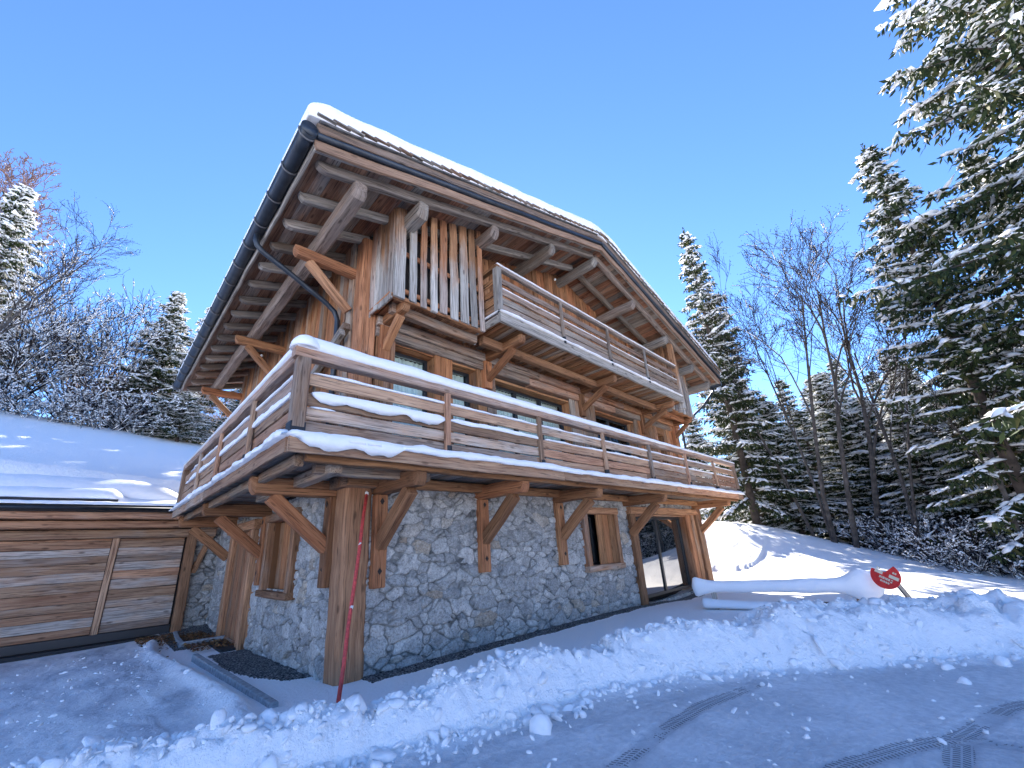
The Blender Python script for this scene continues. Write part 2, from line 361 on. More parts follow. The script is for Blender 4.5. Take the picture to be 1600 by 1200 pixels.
def ground_h(x,y,fine=True):
    h=base_h(x,y)
    near=1-sstep(9,16,np.hypot(x-2,y+1))
    d,sd,al,(bw,bh)=pld(x,y,BERM)
    q=np.clip(1-(d/(bw*(1+.25*fbm(x*1.3,y*1.3,11,3)))),0,1)
    prof=np.sin(np.clip(q*1.25,0,1)*math.pi/2)**1.1
    l1=lumps(x*3.2+fbm(x*3,y*3,2,2)*.3,y*3.2,4); l2=lumps(x*8,y*8,8); l3=lumps(x*19,y*19,12)
    h=h+prof*bh*(.60+.42*l1+.35*fbm(x*2.2,y*2.2,21,3))+prof*((.05+.16*bh)*l2*(vn(x*2.1,y*2.1,91)>.35)+.034*l3+.10*bh*lumps(x*5,y*5,14)*(vn(x*1.4,y*1.4,93)>.4))+np.clip(prof*3,0,1)*(.045*fbm(x*9,y*9,31,4)+.03*np.abs(fbm(x*17,y*17,35,3)))
    # loose crumbs beside the bank on the road side
    c=np.exp(-((d-bw)/.28)**2)*(sd<0)
    h=h+c*(.028*l3*(vn(x*5,y*5,3)>.45)+.02*l2*(vn(x*2.5,y*2.5,6)>.6))
    # windrow beside the cleared drive
    d2,_,_,_=pld(x,y,np.array([(-1.15,6.6),(-1.3,5.2),(-1.12,3.2),(-1.02,1.4),(-1.0,.2),(-1.2,-.9)]))
    h=h+np.exp(-(d2/.13)**2)*(.05+.05*l2+.02*l3)
    # drive roughness (left)
    dr=sstep(-1.0,-1.3,x)*sstep(-1.2,-.6,y)*sstep(7.8,7.0,y)
    h=h+dr*(.02*lumps(x*9,y*5,44)*(vn(x*.9,y*.5,9)>.5)+.012*fbm(x*6,y*2.5,7,3))
    # soft snow behind the bank
    h=h+near*.012*fbm(x*1.6,y*1.6,5,3)
    # field: wind waves and old footprints on the right
    fld=sstep(9,12,x)*(1-sstep(26,34,x)); h=h+fld*(.05*fbm(x*.9,y*.9,50,4)+.07*lumps(x*1.1,y*1.1,61)*(vn(x*.35,y*.35,62)>.5)*sstep(-3,-.5,y))
    # pebbles
    gr=gravel(x,y); h=h+gr*(.014*l3+.02*lumps(x*28,y*28,71)-.015)
    return h
def gravel(x,y):
    e=.05*fbm(x*2,y*2,80,3)
    a=sstep(-.36+e*2-.0,-.30+e*2,y-.0+.004*x)*(y<.3)*(x>.35)*(x<12.2)
    b=(x>-.60+e*1.5+.28*sstep(2.6,.8,y))*(x<.3)*(y>.9+e*4)*(y<4.2)
    b2=(x>-.9)*(x<.3)*(y>5.4)*(y<8.2)
    return np.clip(a+b+b2,0,1).astype(float)
def axis(lo,hi,segs,g=1.12):
    """segs: list of (a,b,step) fine parts; grows outwards geometrically"""
    out=[]
    for a,b,s in segs: out+=list(np.arange(a,b,s))
    s=segs[-1][2];x=segs[-1][1]
    while x<hi: out.append(x); s*=g; x+=s
    out.append(hi); s=segs[0][2];x=segs[0][0];pre=[]
    while True:
        s*=g;x-=s
        if x<=lo: break
        pre.append(x)
    return np.array([lo]+pre[::-1]+out)
gx=axis(-900,900,[(-4.4,4.6,.026),(4.6,9,.045),(9,20,.14)]); gy=axis(-900,900,[(-6.4,.6,.026),(.6,8.2,.045)])
GX,GY=np.meshgrid(gx,gy); GH=ground_h(GX,GY)
nx,ny=len(gx),len(gy)
idx=np.arange(nx*ny).reshape(ny,nx)
gf=np.stack([idx[:-1,:-1],idx[:-1,1:],idx[1:,1:],idx[1:,:-1]],-1).reshape(-1,4)
gx_,gy_=GX.ravel(),GY.ravel()
db,sb,_,(bw_,_)=pld(gx_,gy_,BERM)
# worn surface: the swept road in front of the bank and the drive on the left
road=((sb<0)*sstep(.0,.25,db-bw_))*sstep(12,8,np.hypot(gx_,gy_))
drive=sstep(-1.05,-1.25,gx_)*sstep(-.9,-.5,gy_)*sstep(8.1,7.9,gy_)*(sb>0)
grv=gravel(gx_,gy_)
TRK=[[(-2.5,-4.5),(-1.2,-4.1),( .0,-3.9),(.38,-3.74),(1.1,-3.72),(1.87,-3.78),(2.85,-4.02)],[(-1.6,-3.1),(-.6,-3.02),(.2,-3.05),(.9,-3.12),(1.53,-3.31),(2.2,-3.62),(2.85,-4.02)],
[(-.8,-4.3),(.6,-4.6),(1.41,-4.91),(1.9,-5.15),(2.3,-5.42)],[(1.3,-5.5),(1.7,-5.41),(2.3,-5.42),(3.2,-5.7),(4,-6.2)],[(2.0,-6.2),(2.35,-5.9),(2.3,-5.42)],[(-1.6,-2.6),(-.6,-2.75),(.2,-2.78),(1.0,-3.0),(1.8,-3.4)]]
tm=np.zeros(len(gx_));tu=np.zeros(len(gx_));tv=np.zeros(len(gx_))
for k,T in enumerate(TRK):
    d,s,al,_=pld(gx_,gy_,np.array(T,float)); Lt=sum(math.dist(a,b) for a,b in zip(T,T[1:]))
    m=sstep(.10,.07,d)*sstep(0,.3,al)*sstep(Lt,Lt-.05,al)*(.55 if k in(1,5) else 1); q=m>tm
    tm=np.where(q,m,tm);tu=np.where(q,d*s,tu);tv=np.where(q,al,tv)
GV=np.stack([gx_,gy_,GH.ravel()-tm*.012],-1)
def groundmat():
    m,nt,b=newmat('snowy_ground'); p=N(nt,'ShaderNodeNewGeometry').outputs['Position']
    ms=attr(nt,'surf').outputs['Vector']; tr=attr(nt,'trk').outputs['Vector']
    s=nt.nodes.new('ShaderNodeSeparateXYZ'); nt.links.new(ms,s.inputs[0]); rd,dv,gv=s.outputs
    t=nt.nodes.new('ShaderNodeSeparateXYZ'); nt.links.new(tr,t.inputs[0]); tm,tu,tv=t.outputs
    nA=noise(nt,p,1.3,6,.3,.6); nB=noise(nt,p,16,5,0,.6); nC=noise(nt,p,70,3)
    snow=(.94,.915,.895)
    rc=ramp(nt,math_(nt,'ADD',math_(nt,'MULTIPLY',nA,.6),math_(nt,'MULTIPLY',nB,.4)),[(.34,(.50,.50,.52)),(.5,(.66,.66,.67)),(.64,(.84,.83,.83))])
    col=mix(nt,rd,snow,rc)
    dc=ramp(nt,math_(nt,'ADD',math_(nt,'MULTIPLY',noise(nt,maps(nt,p,(1.2,.5,1)),1.6,5,.4),.75),math_(nt,'MULTIPLY',nB,.25)),[(.36,(.52,.52,.55)),(.5,(.80,.79,.80)),(.58,(.94,.915,.895))])
    col=mix(nt,dv,col,dc)
    # tyre tread: chevrons with grooves, wet asphalt showing through
    ph=math_(nt,'ADD',math_(nt,'MULTIPLY',tv,175),math_(nt,'MULTIPLY',math_(nt,'ABSOLUTE',tu),60))
    tre=math_(nt,'GREATER_THAN',math_(nt,'SINE',ph),.0)
    gro=math_(nt,'GREATER_THAN',math_(nt,'SINE',math_(nt,'MULTIPLY',tu,130)),-.75)
    col=mix(nt,math_(nt,'MULTIPLY',tm,math_(nt,'MULTIPLY',noise(nt,p,2.2,4),.55)),col,(.33,.34,.37))
    tf=math_(nt,'MULTIPLY',math_(nt,'MULTIPLY',tre,gro),math_(nt,'GREATER_THAN',math_(nt,'MULTIPLY',tm,math_(nt,'ADD',math_(nt,'MULTIPLY',noise(nt,p,7,5,.5,.65),.6),math_(nt,'MULTIPLY',noise(nt,p,1.7,2),.75))),.60))
    col=mix(nt,math_(nt,'MULTIPLY',tf,.75),col,(.09,.092,.10))
    v=nt.nodes.new('ShaderNodeTexVoronoi'); v.inputs['Scale'].default_value=42; nt.links.new(p,v.inputs['Vector'])
    pc=ramp(nt,v.outputs['Color'],[(.1,(.10,.10,.10)),(.6,(.25,.245,.24)),(.95,(.50,.49,.47))])
    pc=mix(nt,ramp(nt,v.outputs['Distance'],[(.4,(0,0,0)),(.8,(1,1,1))]),pc,(.02,.02,.02))
    gm=math_(nt,'GREATER_THAN',math_(nt,'ADD',gv,math_(nt,'MULTIPLY',math_(nt,'SUBTRACT',nB,.5),1.3)),.5)
    col=mix(nt,gm,col,pc)
    nt.links.new(col,b.inputs['Base Color']); b.inputs['Specular IOR Level'].default_value=.2
    nt.links.new(math_(nt,'SUBTRACT',.8,math_(nt,'MULTIPLY',rd,.25)),b.inputs['Roughness'])
    h=math_(nt,'ADD',math_(nt,'MULTIPLY',nB,.8),math_(nt,'ADD',math_(nt,'MULTIPLY',nC,.25),math_(nt,'MULTIPLY',math_(nt,'MULTIPLY',v.outputs['Distance'],gm),-1.)))
    bump(nt,b,h,.8,.04); return m
me=npmesh('ground',GV,gf,{'surf':np.stack([road,drive,grv],-1),'trk':np.stack([tm,tu,tv],-1)})
tag(link('ground',me,groundmat()),kind='structure')
def gz(x,y): return float(ground_h(np.array([float(x)]),np.array([float(y)]))[0])
# loose snow clods
def ico():
    import bmesh
    bm=bmesh.new(); bmesh.ops.create_icosphere(bm,subdivisions=2,radius=1); v=np.array([q.co[:] for q in bm.verts]); fc=np.array([[q.index for q in p.verts] for p in bm.faces]); bm.free(); return v,fc
IV,IF=ico()
def clods():
    vs=[];fs=[];n=0
    pts=[]
    P=BERM
    for _ in range(2300):
        i=rnd.randrange(0,len(P)-3); t=rnd.random(); a=P[i]*(1-t)+P[i+1]*t; d=P[i+1][:2]-P[i][:2]; d/=np.hypot(*d); nrm=np.array([d[1],-d[0]])
        k=rnd.random()
        o=rnd.gauss(0,.42)*a[2] if k<.62 else a[2]*.8+abs(rnd.gauss(0,.15))
        s=abs(rnd.gauss(0,.015))+.006
        if rnd.random()<.03: s*=2.2
        pts.append((a[0]+nrm[0]*o,a[1]+nrm[1]*o,s))
    for _ in range(330):   # drive and road crumbs
        pts.append((rnd.uniform(-3.6,-1.05),rnd.uniform(-.4,6.5),abs(rnd.gauss(0,.010))+.005)) if rnd.random()<.6 else pts.append((rnd.uniform(-1,4),rnd.uniform(-5.6,-2.7),abs(rnd.gauss(0,.009))+.005))
    pts+=[(.95,-2.12,.085),(.5,-2.95,.07),(1.15,-2.9,.045),(1.0,-2.98,.03),(-.95,-1.25,.07),(1.35,-2.2,.055),(2.5,-2.6,.075),(3.0,-3.0,.07)]
    X=np.array([p[0] for p in pts]);Y=np.array([p[1] for p in pts]);Z=ground_h(X,Y)
    for (x,y,s),z in zip(pts,Z):
        A=NR.normal(size=(3,3))*.30+np.eye(3); k=1+.28*np.sin(IV@NR.normal(size=3)*2.4+NR.rand()*6)[:,None]+NR.normal(size=(len(IV),1))*.10
        v=(IV*k)@A*s; v[:,2]*=.85; v+=np.array([x,y,z+s*.25]); vs.append(v); fs.append(IF+n); n+=len(v)
    tag(link('snow_chunks',npmesh('snow_chunks',np.vstack(vs),np.vstack(fs)),M_SNOW),'loose snow clods scattered over the ploughed bank and the road','snow',kind='stuff')
clods()
# ================================================================== CHALET
house=empty('chalet',(0,0,0),'large timber and stone alpine chalet with snow on its roof and two long balconies','house')
# ---- stone walls
def voro(u,z,seed):
    """irregular stones: returns tone, edge distance, id height"""
    wx=u+.05*fbm(u*4,z*4,seed,3); wz=z+.05*fbm(u*4+9,z*4,seed+2,3)
    X=wx/.245; Y=wz/.145
    ix=np.floor(X);iy=np.floor(Y);f1=np.full(u.shape,9.);f2=np.full(u.shape,9.);id1=np.zeros(u.shape);gx1=np.zeros(u.shape);gz1=np.zeros(u.shape)
    for dx in (-2,-1,0,1,2):
        for dy in (-2,-1,0,1,2):
            cx,cy=ix+dx,iy+dy
            h0=_h(cx,cy,seed); jx=cx+.5+.85*(_h(cx,cy,seed+1)-.5); jy=cy+.5+.8*(_h(cx,cy,seed+2)-.5)
            w=.12+.6*(_h(cx,cy,seed+3)>.80)                     # a few large stones swallow their neighbours
            ddx=(X-jx);ddy=(Y-jy); d=np.hypot(ddx,ddy)*.45+.55*np.maximum(abs(ddx+.3*ddy*(h0-.5)),abs(ddy-.5*ddx*(h0-.5)))-w
            m=d<f1; f2=np.where(m,f1,np.minimum(f2,d)); id1=np.where(m,h0,id1)
            gx1=np.where(m,ddx,gx1);gz1=np.where(m,ddy,gz1); f1=np.where(m,d,f1)
    return id1,(f2-f1),gx1,gz1
def stone_wall(name,u0,u1,z0,z1,place,holes,seed,parent,step=.017):
    us=np.arange(u0,u1+step,step);zs=np.arange(z0,z1+step,step);U,Z=np.meshgrid(us,zs)
    idv,e,a,b=voro(U,Z,seed)
    tilt=(_h(np.floor(idv*9999),idv*0,3)-.5)*.03*a+(_h(np.floor(idv*9999),idv*0,8)-.5)*.03*b
    face=sstep(.03,.13,e); bulge=face*(.026+.040*_h(np.floor(idv*7777),idv*0,5)+tilt)+sstep(.2,.6,e)*.006
    rough=.009*fbm(U*14,Z*14,seed+5,4)+face*.012*np.abs(fbm(U*30,Z*30,seed+6,3))
    D=bulge+rough
    n=U.size;V=place(U.ravel(),Z.ravel(),D.ravel())
    I=np.arange(n).reshape(U.shape);F=np.stack([I[:-1,:-1],I[:-1,1:],I[1:,1:],I[1:,:-1]],-1).reshape(-1,4)
    cu=(U[:-1,:-1]+step/2).ravel();cz=(Z[:-1,:-1]+step/2).ravel();keep=np.ones(len(F),bool)
    for (a0,a1,b0,b1) in holes: keep&=~((cu>a0)&(cu<a1)&(cz>b0)&(cz<b1))
    tone=_h(np.floor(idv*33331),idv*0,seed+4).ravel()
    me=npmesh(name,V,F[keep],{'tone':tone,'edge':sstep(.0,.25,e).ravel()})
    return link(name,me,M_STONE,parent)
stone_wall('stone_wall',.30,12.4,-.35,2.52,lambda u,z,d:np.stack([u,.075-d,z],-1),[(5.72,6.92,.95,2.12),(7.8,12.25,-.1,2.2)],100,house)
stone_wall('stone_wall',.25,8.15,-.45,2.52,lambda u,z,d:np.stack([.075-d,u,z],-1),[(2.0,3.35,1.0,2.2),(4.4,6.0,-.5,2.12)],200,house)
# ---- closed core behind claddings
def boxes(name,bl,mat,parent,smooth=False):
    v=[];f=[]
    for (x0,y0,z0,x1,y1,z1) in bl:
        b=len(v); v+=[(x0,y0,z0),(x1,y0,z0),(x1,y1,z0),(x0,y1,z0),(x0,y0,z1),(x1,y0,z1),(x1,y1,z1),(x0,y1,z1)]
        f+=[tuple(b+i for i in q) for q in ((0,3,2,1),(4,5,6,7),(0,1,5,4),(1,2,6,5),(2,3,7,6),(3,0,4,7))]
    return raw(name,v,f,mat,parent,smooth)
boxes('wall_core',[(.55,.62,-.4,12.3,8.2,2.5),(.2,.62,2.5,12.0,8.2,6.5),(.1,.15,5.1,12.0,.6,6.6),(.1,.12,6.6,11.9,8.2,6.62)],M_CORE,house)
# ---- gable core (prism)
ZS=lambda x: 6.53+.313*(x+1.39) if x<5.75 else 8.765-.285*(x-5.75)      # underside of roof boards
v=[];f=[]
pr=[(.1,6.4),(12.0,6.4),(12.0,ZS(12.0)+.05),(5.75,ZS(5.75)+.05),(.1,ZS(.1)+.05)]
for y in (.1,8.2): v+=[(x,y,z) for x,z in pr]
f=[(0,1,2,3,4),(9,8,7,6,5)]+[(i,5+i,5+(i+1)%5,(i+1)%5) for i in range(5)]
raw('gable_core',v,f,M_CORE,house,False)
# ---- corner post
m=MB(); m.beam((.185,.175,-.12),(.185,.175,2.42),.40,.39,(0,1,0),ch=.045,jit=.004,tint=.35,seg=.25); m.build('corner_post',W_POST,house)
m=MB(); m.box((-.12,-.1,2.40),(.5,.42,2.56),ch=.03); m.build('post_cap',W_BEAM,house)
m=MB(); m.beam((.15,.14,2.68),(.15,.14,6.85),.30,.30,(0,1,0),ch=.03,tint=.5,seg=.3); m.build('corner_post',W_POST,house)
m=MB(); m.beam((12.0,.14,2.68),(12.0,.14,6.75),.25,.25,(0,1,0),ch=.03,tint=.3); m.build('corner_post',W_POST,house)
# ---- brackets under the deck
def bracket(P,out,z1,reach,col=None,w=.19,colw=.2,bt=.62,parent=house,mat=W_BEAM,beamh=.235,diamonds=True,brace0=None,mb=None):
    """P: foot point on the wall plane; out: outward unit; z1 top of the arm"""
    P=Vector(P);o=Vector(out);side=Vector((-o.y,o.x,0))
    b=MB(); b.beam(P-o*.08+Vector((0,0,z1-beamh/2)),P+o*reach+Vector((0,0,z1-beamh/2)),w,beamh,ch=.02,tint=rnd.uniform(0,.35),tip1=.055)
    arm=b.build('bracket',mb or mat,parent)
    z0=(brace0 if brace0 is not None else z1-1.0)
    m=MB(); m.beam(P+o*.06+Vector((0,0,z0)),P+o*(reach*.76)+Vector((0,0,z1-beamh-.02)),w*.85,beamh*.78,ch=.018,tint=rnd.uniform(0,.35)); m.build('brace',mat,arm)
    if col is not None:
        m=MB(); m.beam(P+o*.03+Vector((0,0,col)),P+o*.03+Vector((0,0,z1-beamh-.005)),colw,.14,(o.x,o.y,0),ch=.015,tint=rnd.uniform(0,.3)); m.build('column',mat,arm)
        if diamonds:
            for zc in (col+.22,z1-beamh-.1):
                v=[];c=P+o*.104+Vector((0,0,zc))
                for (a,bb) in ((-.035,0),(0,-.05),(.035,0),(0,.05)): v.append((c+side*a+Vector((0,0,bb)))[:]); v.append((c+side*a*.9+Vector((0,0,bb*.9))-o*.02)[:])
                raw('diamond_notch',v,[(0,2,4,6)]+[(i,i+1,(i+3)%8,(i+2)%8) for i in (0,2,4,6)],M_CORE,arm,False)
    return arm
for x,c in ((.5,1.03),(2.52,1.08),(4.72,1.05),(7.62,None),(12.15,None)): bracket((x,0,0),(0,-1,0),2.55,1.15,c,brace0=1.6)
for y,c in ((.45,1.08),(3.62,1.05),(6.35,None)): bracket((0,y,0),(-1,0,0),2.55,1.13,c,brace0=1.6)
# brackets under the eaves
for i,y in enumerate((.32,4.1,7.95)): bracket((0,y,0),(-1,0,0),6.31,1.02,None,w=.15,beamh=.18,brace0=5.45,mat=W_POST if i==0 else W_BEAM)
# brackets under the upper balcony
for x,rc in ((.45,.74),(2.78,1.12),(6.1,1.12),(9.35,1.12),(11.6,.72)): bracket((x,0,0),(0,-1,0),5.33,rc,4.55 if x>.5 else 4.5,w=.15,beamh=.17,brace0=4.74,diamonds=False)
# crossed old beams beside the corner post
m=MB(); m.beam((-.07,.3,5.15),(-.07,2.3,4.55),.12,.14); m.beam((-.16,.25,4.98),(-.16,2.2,4.36),.10,.12,tint=.9); m.build('wall_brace',W_GREY,house)
# ---- lower deck
deck=empty('balcony',(0,0,0),None,None); del_keys=[]
deck.parent=house
DX,DY,DXR,DYB=-1.23,-1.30,13.05,6.55
m=MB(); x=DX+.05
while x<DXR-.05: m.box((x,DY+.05,2.60),(x+.135,.08,2.655),ch=.004,jit=.002); x+=.145
y=.12
while y<DYB-.05: m.box((DX+.05,y,2.60),(.08,y+.135,2.655),ch=.004,jit=.002); y+=.145
m.build('deck_boards',W_GREY,deck)
m=MB()
xx=DX
while xx<DXR: e=min(xx+4.6,DXR); m.box((xx,DY-.02,2.53),(e,DY+.03,2.705),tint=rnd.uniform(.0,.5),ch=.008); xx=e+.004
yy=DY+.034
while yy<DYB: e=min(yy+4.2,DYB); m.box((DX-.02,yy,2.53),(DX+.03,e,2.705),tint=rnd.uniform(.4,.9),ch=.008); yy=e+.004
m.box((DXR-.03,DY+.03,2.53),(DXR+.02,.1,2.705)); m.build('fascia',W_RAIL,deck)
m=MB(); m.box((DX+.25,DY+.13,2.48),(DXR-.1,DY+.23,2.58)); m.box((-.05,-.16,2.42),(12.6,-.03,2.57),tint=.1)
m.box((DX+.17,DY+.3,2.45),(DX+.27,DYB-.1,2.58)); m.box((DX+.5,-.75,2.43),(.9,-.62,2.585),tint=.9); m.box((-.62,-.9,2.42),(-.47,2.2,2.575),tint=.95); m.build('edge_joist',W_WALL,deck)
# railing
def railing(p0,p1,posts,par,mat,zb,zt,boards,cap=(.15,.12),pw=.085,outward=(0,-1,0),pz=None,ends=(0,0),tints=None,board_parts=True):
    p0=Vector(p0);p1=Vector(p1);d=(p1-p0).normalized();o=Vector(outward)
    m=MB(); m.beam(p0+Vector((0,0,zt-cap[1]/2))-d*ends[0],p1+Vector((0,0,zt-cap[1]/2))+d*ends[1],cap[0],cap[1],tint=.75,ch=.012); m.build('handrail',mat,par)
    for (z0,z1) in boards:
        L=(p1-p0).length; m=MB(); a=0
        while a<L-.01:
            e=min(a+rnd.uniform(3.9,4.1),L)
            if L-e<.8: e=L
            m.beam(p0+d*(a+.003)+Vector((0,0,(z0+z1)/2)),p0+d*(e-.003)+Vector((0,0,(z0+z1)/2)),.032,z1-z0,ch=.006,jit=.003,tint=rnd.uniform(0,.8)); a=e
        m.build('rail_board',mat,par)
    for q in posts:
        m=MB(); c=p0+d*q+o*.055; m.beam((c.x,c.y,zb),(c.x,c.y,zt-cap[1]-.004),pw,pw*.72,tuple(o),tint=rnd.uniform(.2,.7),ch=.01); po=m.build('rail_post',mat,par)
        v,ff=tube([(c.x-o.x*.0,c.y,zb-.06),(c.x,c.y,zb+.09)],pw*.62,8); raw('post_bracket',v,ff,M_BOLT,po,False)
LB=[(2.765,2.905),(2.925,3.07),(3.09,3.235),(3.335,3.475)]
rf=bpy.data.objects.new('railing',None); C.objects.link(rf); rf.parent=deck
FP=[.85+2.02*i for i in range(7)]
def strip_objs(): pass
railing((DX+.05,DY+.09,0),(DXR-.06,DY+.09,0),[p-(DX+.05) for p in (.85,2.86,4.88,6.9,9.0,11.03)],deck,W_RAIL,2.76,3.755,LB,ends=(.075,.06))
railing((DX+.09,DY+.22,0),(DX+.09,DYB-.05,0),[1.08+.53,2.55+1.08,4.4+1.08],deck,W_RAIL,2.76,3.75,LB,outward=(-1,0,0),ends=(.03,.05))
bpy.data.objects.remove(rf)
for (x,y) in ((DX+.09,DY+.09),(DXR-.08,DY+.09),(DX+.09,DYB-.08)):
    m=MB(); m.beam((x-.01,y-.01,2.80),(x-.01,y-.01,3.63),.145,.145,(0,1,0),tint=.55,ch=.012); po=m.build('rail_post',W_RAIL,deck)
    boxes('post_bracket',[(x-.092,y-.092,2.70),(x+.07,y+.07,2.86)],M_BOLT,po) if False else boxes('post_bracket',[(x-.088,y-.088,2.70,x+.068,y+.068,2.865)],M_BOLT,po)
# snow on the deck edge and rails
s=SB()
s.strip((DX-.04,DY+.0,2.70),(DXR+.02,DY+.0,2.70),(0,1,0),.20,.075,3,.5,sag0=.035,wf=lambda t:1.0)
s.strip((DX+.0,DY-.02,2.70),(DX+.0,DYB,2.70),(1,0,0),.20,.075,4,.8,sag0=.025)
s.strip((-1.15,DY-.03,2.695),(.1,DY-.03,2.695),(0,1,0),.16,.06,8,.3,sag0=.10)
s.strip((DX+.1,DY+.35,2.655),(DXR-.2,DY+.35,2.655),(0,1,0),.5,.10,5,.6)
s.build('deck_snow',deck)
s=SB()
s.strip((DX-.04,DY+.085,3.75),(DXR+.03,DY+.085,3.75),(0,1,0),.19,.165,9,.10,hf=lambda t:1.15-.8*min(1,t*1.25)**.7,sag0=.012,sag1=.01)
s.strip((DX+.085,DY-.03,3.75),(DX+.085,DYB+.02,3.75),(1,0,0),.19,.16,10,.10,hf=lambda t:1.05-.85*min(1,t*1.2)**.7,sag0=.012)
v_,f_=ball((DX+.09,DY+.09,3.755),.155,10,(1.05,1.05,1.15)); v_=[(x,y,max(z,3.752)) for x,y,z in v_]; s.add(v_,f_)
s.strip((DX+.2,DY+.07,3.475),(12.8,DY+.07,3.475),(0,1,0),.05,.035,11,.5)
s.strip((DX+.07,DY+.25,3.475),(DX+.07,5.2,3.475),(1,0,0),.05,.045,12,.5)
s.strip((DX+.2,DY+.07,3.235),(.83,DY+.07,3.235),(0,1,0),.075,.05,13,.2,sag0=.085,hf=lambda t:.8+.4*t)
s.strip((.90,DY+.07,3.235),(2.9,DY+.07,3.235),(0,1,0),.06,.05,14,.4,sag0=.02)
s.strip((3.0,DY+.07,3.235),(12.8,DY+.07,3.235),(0,1,0),.05,.035,15,.6)
s.strip((DX+.07,DY+.25,3.235),(DX+.07,5.9,3.235),(1,0,0),.07,.085,16,.6,sag0=.02)
s.strip((DX+.2,DY+.06,3.065),(-.75,DY+.06,3.065),(0,1,0),.05,.02,17,.4,sag0=.02)
s.build('rail_snow',deck)
# ---- first-floor facade: openings (x0,x1,z0,z1,panes)
OP=[(.68,1.52,2.72,4.93,1),(1.93,2.55,2.72,4.93,1),(3.05,5.65,2.72,4.86,3),(6.75,8.9,2.72,4.86,2),(10.35,10.8,3.6,4.7,1)]
m=MB()
edges=[.32]+[e for o in OP for e in (o[0],o[1])]+[11.9]
for a,b in zip(edges[::2],edges[1::2]):
    m=MB(); n=max(1,round((b-a)/.2)); ww=(b-a)/n
    for i in range(n): m.box((a+i*ww+.003,rnd.uniform(-.015,.01),2.66),(a+(i+1)*ww-.003,.06,5.0),ch=.008,seg=.6)
    m.build('facade_boards',W_WALL,house)
m=MB(); m.box((10.36,.0,4.70),(10.8,.05,5.0));m.build('facade_boards',W_WALL,house)
m=MB(); m.box((10.36,.0,2.66),(10.8,.05,3.6)); m.build('facade_boards',W_WALL,house)
m=MB()
for (z0,z1,y0) in ((4.96,5.14,-.05),(5.145,5.32,-.10)):
    a=.3
    while a<12.1: e=min(a+rnd.uniform(3.3,4.2),12.1); m.box((a,y0,z0),(e-.006,.2,z1),ch=.022); a=e
m.box((.3,-.55,5.17),(2.1,-.42,5.34)); m.box((2.2,-.62,5.17),(10.0,-.48,5.34)); m.box((10.0,-.5,5.2),(11.9,-.38,5.34)); m.build('lintel_logs',W_POST,house)
def window(x0,x1,z0,z1,n,y=.30,mat=M_GLASS,curt=True,par=house,lin=True,fw=.055):
    b=[(x0,y-.03,z0,x0+fw,y+.05,z1),(x1-fw,y-.03,z0,x1,y+.05,z1),(x0+fw,y-.03,z1-fw,x1-fw,y+.05,z1),(x0+fw,y-.03,z0,x1-fw,y+.05,z0+fw)]
    for i in range(1,n): c=x0+(x1-x0)*i/n; b.append((c-.045,y-.026,z0+fw,c+.045,y+.046,z1-fw))
    w=boxes('window_frame',b,M_FRAME,par)
    for i in range(n):
        a=x0+(x1-x0)*i/n+.05;c=x0+(x1-x0)*(i+1)/n-.05; boxes('pane',[(a,y+.008,z0+.06,c,y+.016,z1-.06)],mat,w)
    if curt:
        v=[];ff=[]; k=int((x1-x0-.1)/.012)
        for i in range(k+1):
            x=x0+.05+(x1-x0-.1)*i/k; q=y+.075+.018*math.sin(x*63)+.010*math.sin(x*151+2)
            v+=[(x,q,z0+.05),(x,q+.01,z1-.05)]
        for i in range(k): ff.append((2*i,2*i+2,2*i+3,2*i+1))
        raw('curtain',v,ff,M_CURT,w)
    if lin:
        for lo,hi in (((x0-.04,.055,z0),(x0-.001,y+.02,z1)),((x1+.001,.055,z0),(x1+.04,y+.02,z1)),((x0-.03,.055,z1+.001),(x1+.03,y+.02,z1+.05))):
            m=MB(); m.box(lo,hi,ch=.004); m.build('reveal',W_WALL,w)
    return w
for o in OP: window(*o)
# ---- upper left wall + gable boards
m=MB(); y=.32
while y<8.1:
    ww=rnd.uniform(.15,.22); m.box((rnd.uniform(-.02,.0),y+.003,2.66),(.09,y+ww-.003,7.0),ch=.008,seg=.7); y+=ww
m.build('side_boards',W_WALL,house)
m=MB(); x=.3
while x<11.9:
    ww=rnd.uniform(.14,.2); m.box((x+.003,rnd.uniform(-.02,.005),5.3),(x+ww-.003,.12,min(ZS(x),ZS(x+ww))+.02),ch=.008,seg=.7,tint=rnd.uniform(0,.35)); x+=ww
m.build('gable_boards',W_BEAM,house)
# ---- slatted box, left
def slatbox(x0,x1,name,sl,solid=False):
    b=bpy.data.objects.new(name,None); C.objects.link(b); b.parent=house
    m=MB(); y=-.78
    while y<-.02: m.box((x0-.0,y,5.26+rnd.uniform(-.03,.03)),(x0+.03,min(y+.14,-.01),ZS(x0)+.02),ch=.006,tint=rnd.uniform(.3,.9)); y+=.15
    m.build('side_cladding',W_SLAT,b)
    for (a,c) in sl:
        m=MB(); m.box((a,-.82+rnd.uniform(-.01,.01),5.30+rnd.uniform(-.035,.02)),(c,-.78,ZS((a+c)/2)+.03),ch=.006,tint=rnd.uniform(.35,1),jit=.005,seg=.4); m.build('slat',W_SLAT,b)
    boxes('painted_gap_shade',[(x0+.06,-.60,5.40,x1-.02,-.10,6.75)],M_CORE,b)  # dark block that paints in the shade between the slats
    m=MB(); 
    for z in (5.42,6.15): m.box((x0+.03,-.775,z),(x1,-.73,z+.09),tint=.2)
    x=x0
    while x<x1-.02: m.box((x,-.74,5.34),(min(x+.125,x1),.0,5.375),ch=.004,tint=rnd.uniform(0,.5)); x+=.14
    m.box((x0,-.79,5.275),(x1+.02,-.70,5.345),tint=.1); m.build('floor_boards',W_BEAM,b)
    return b
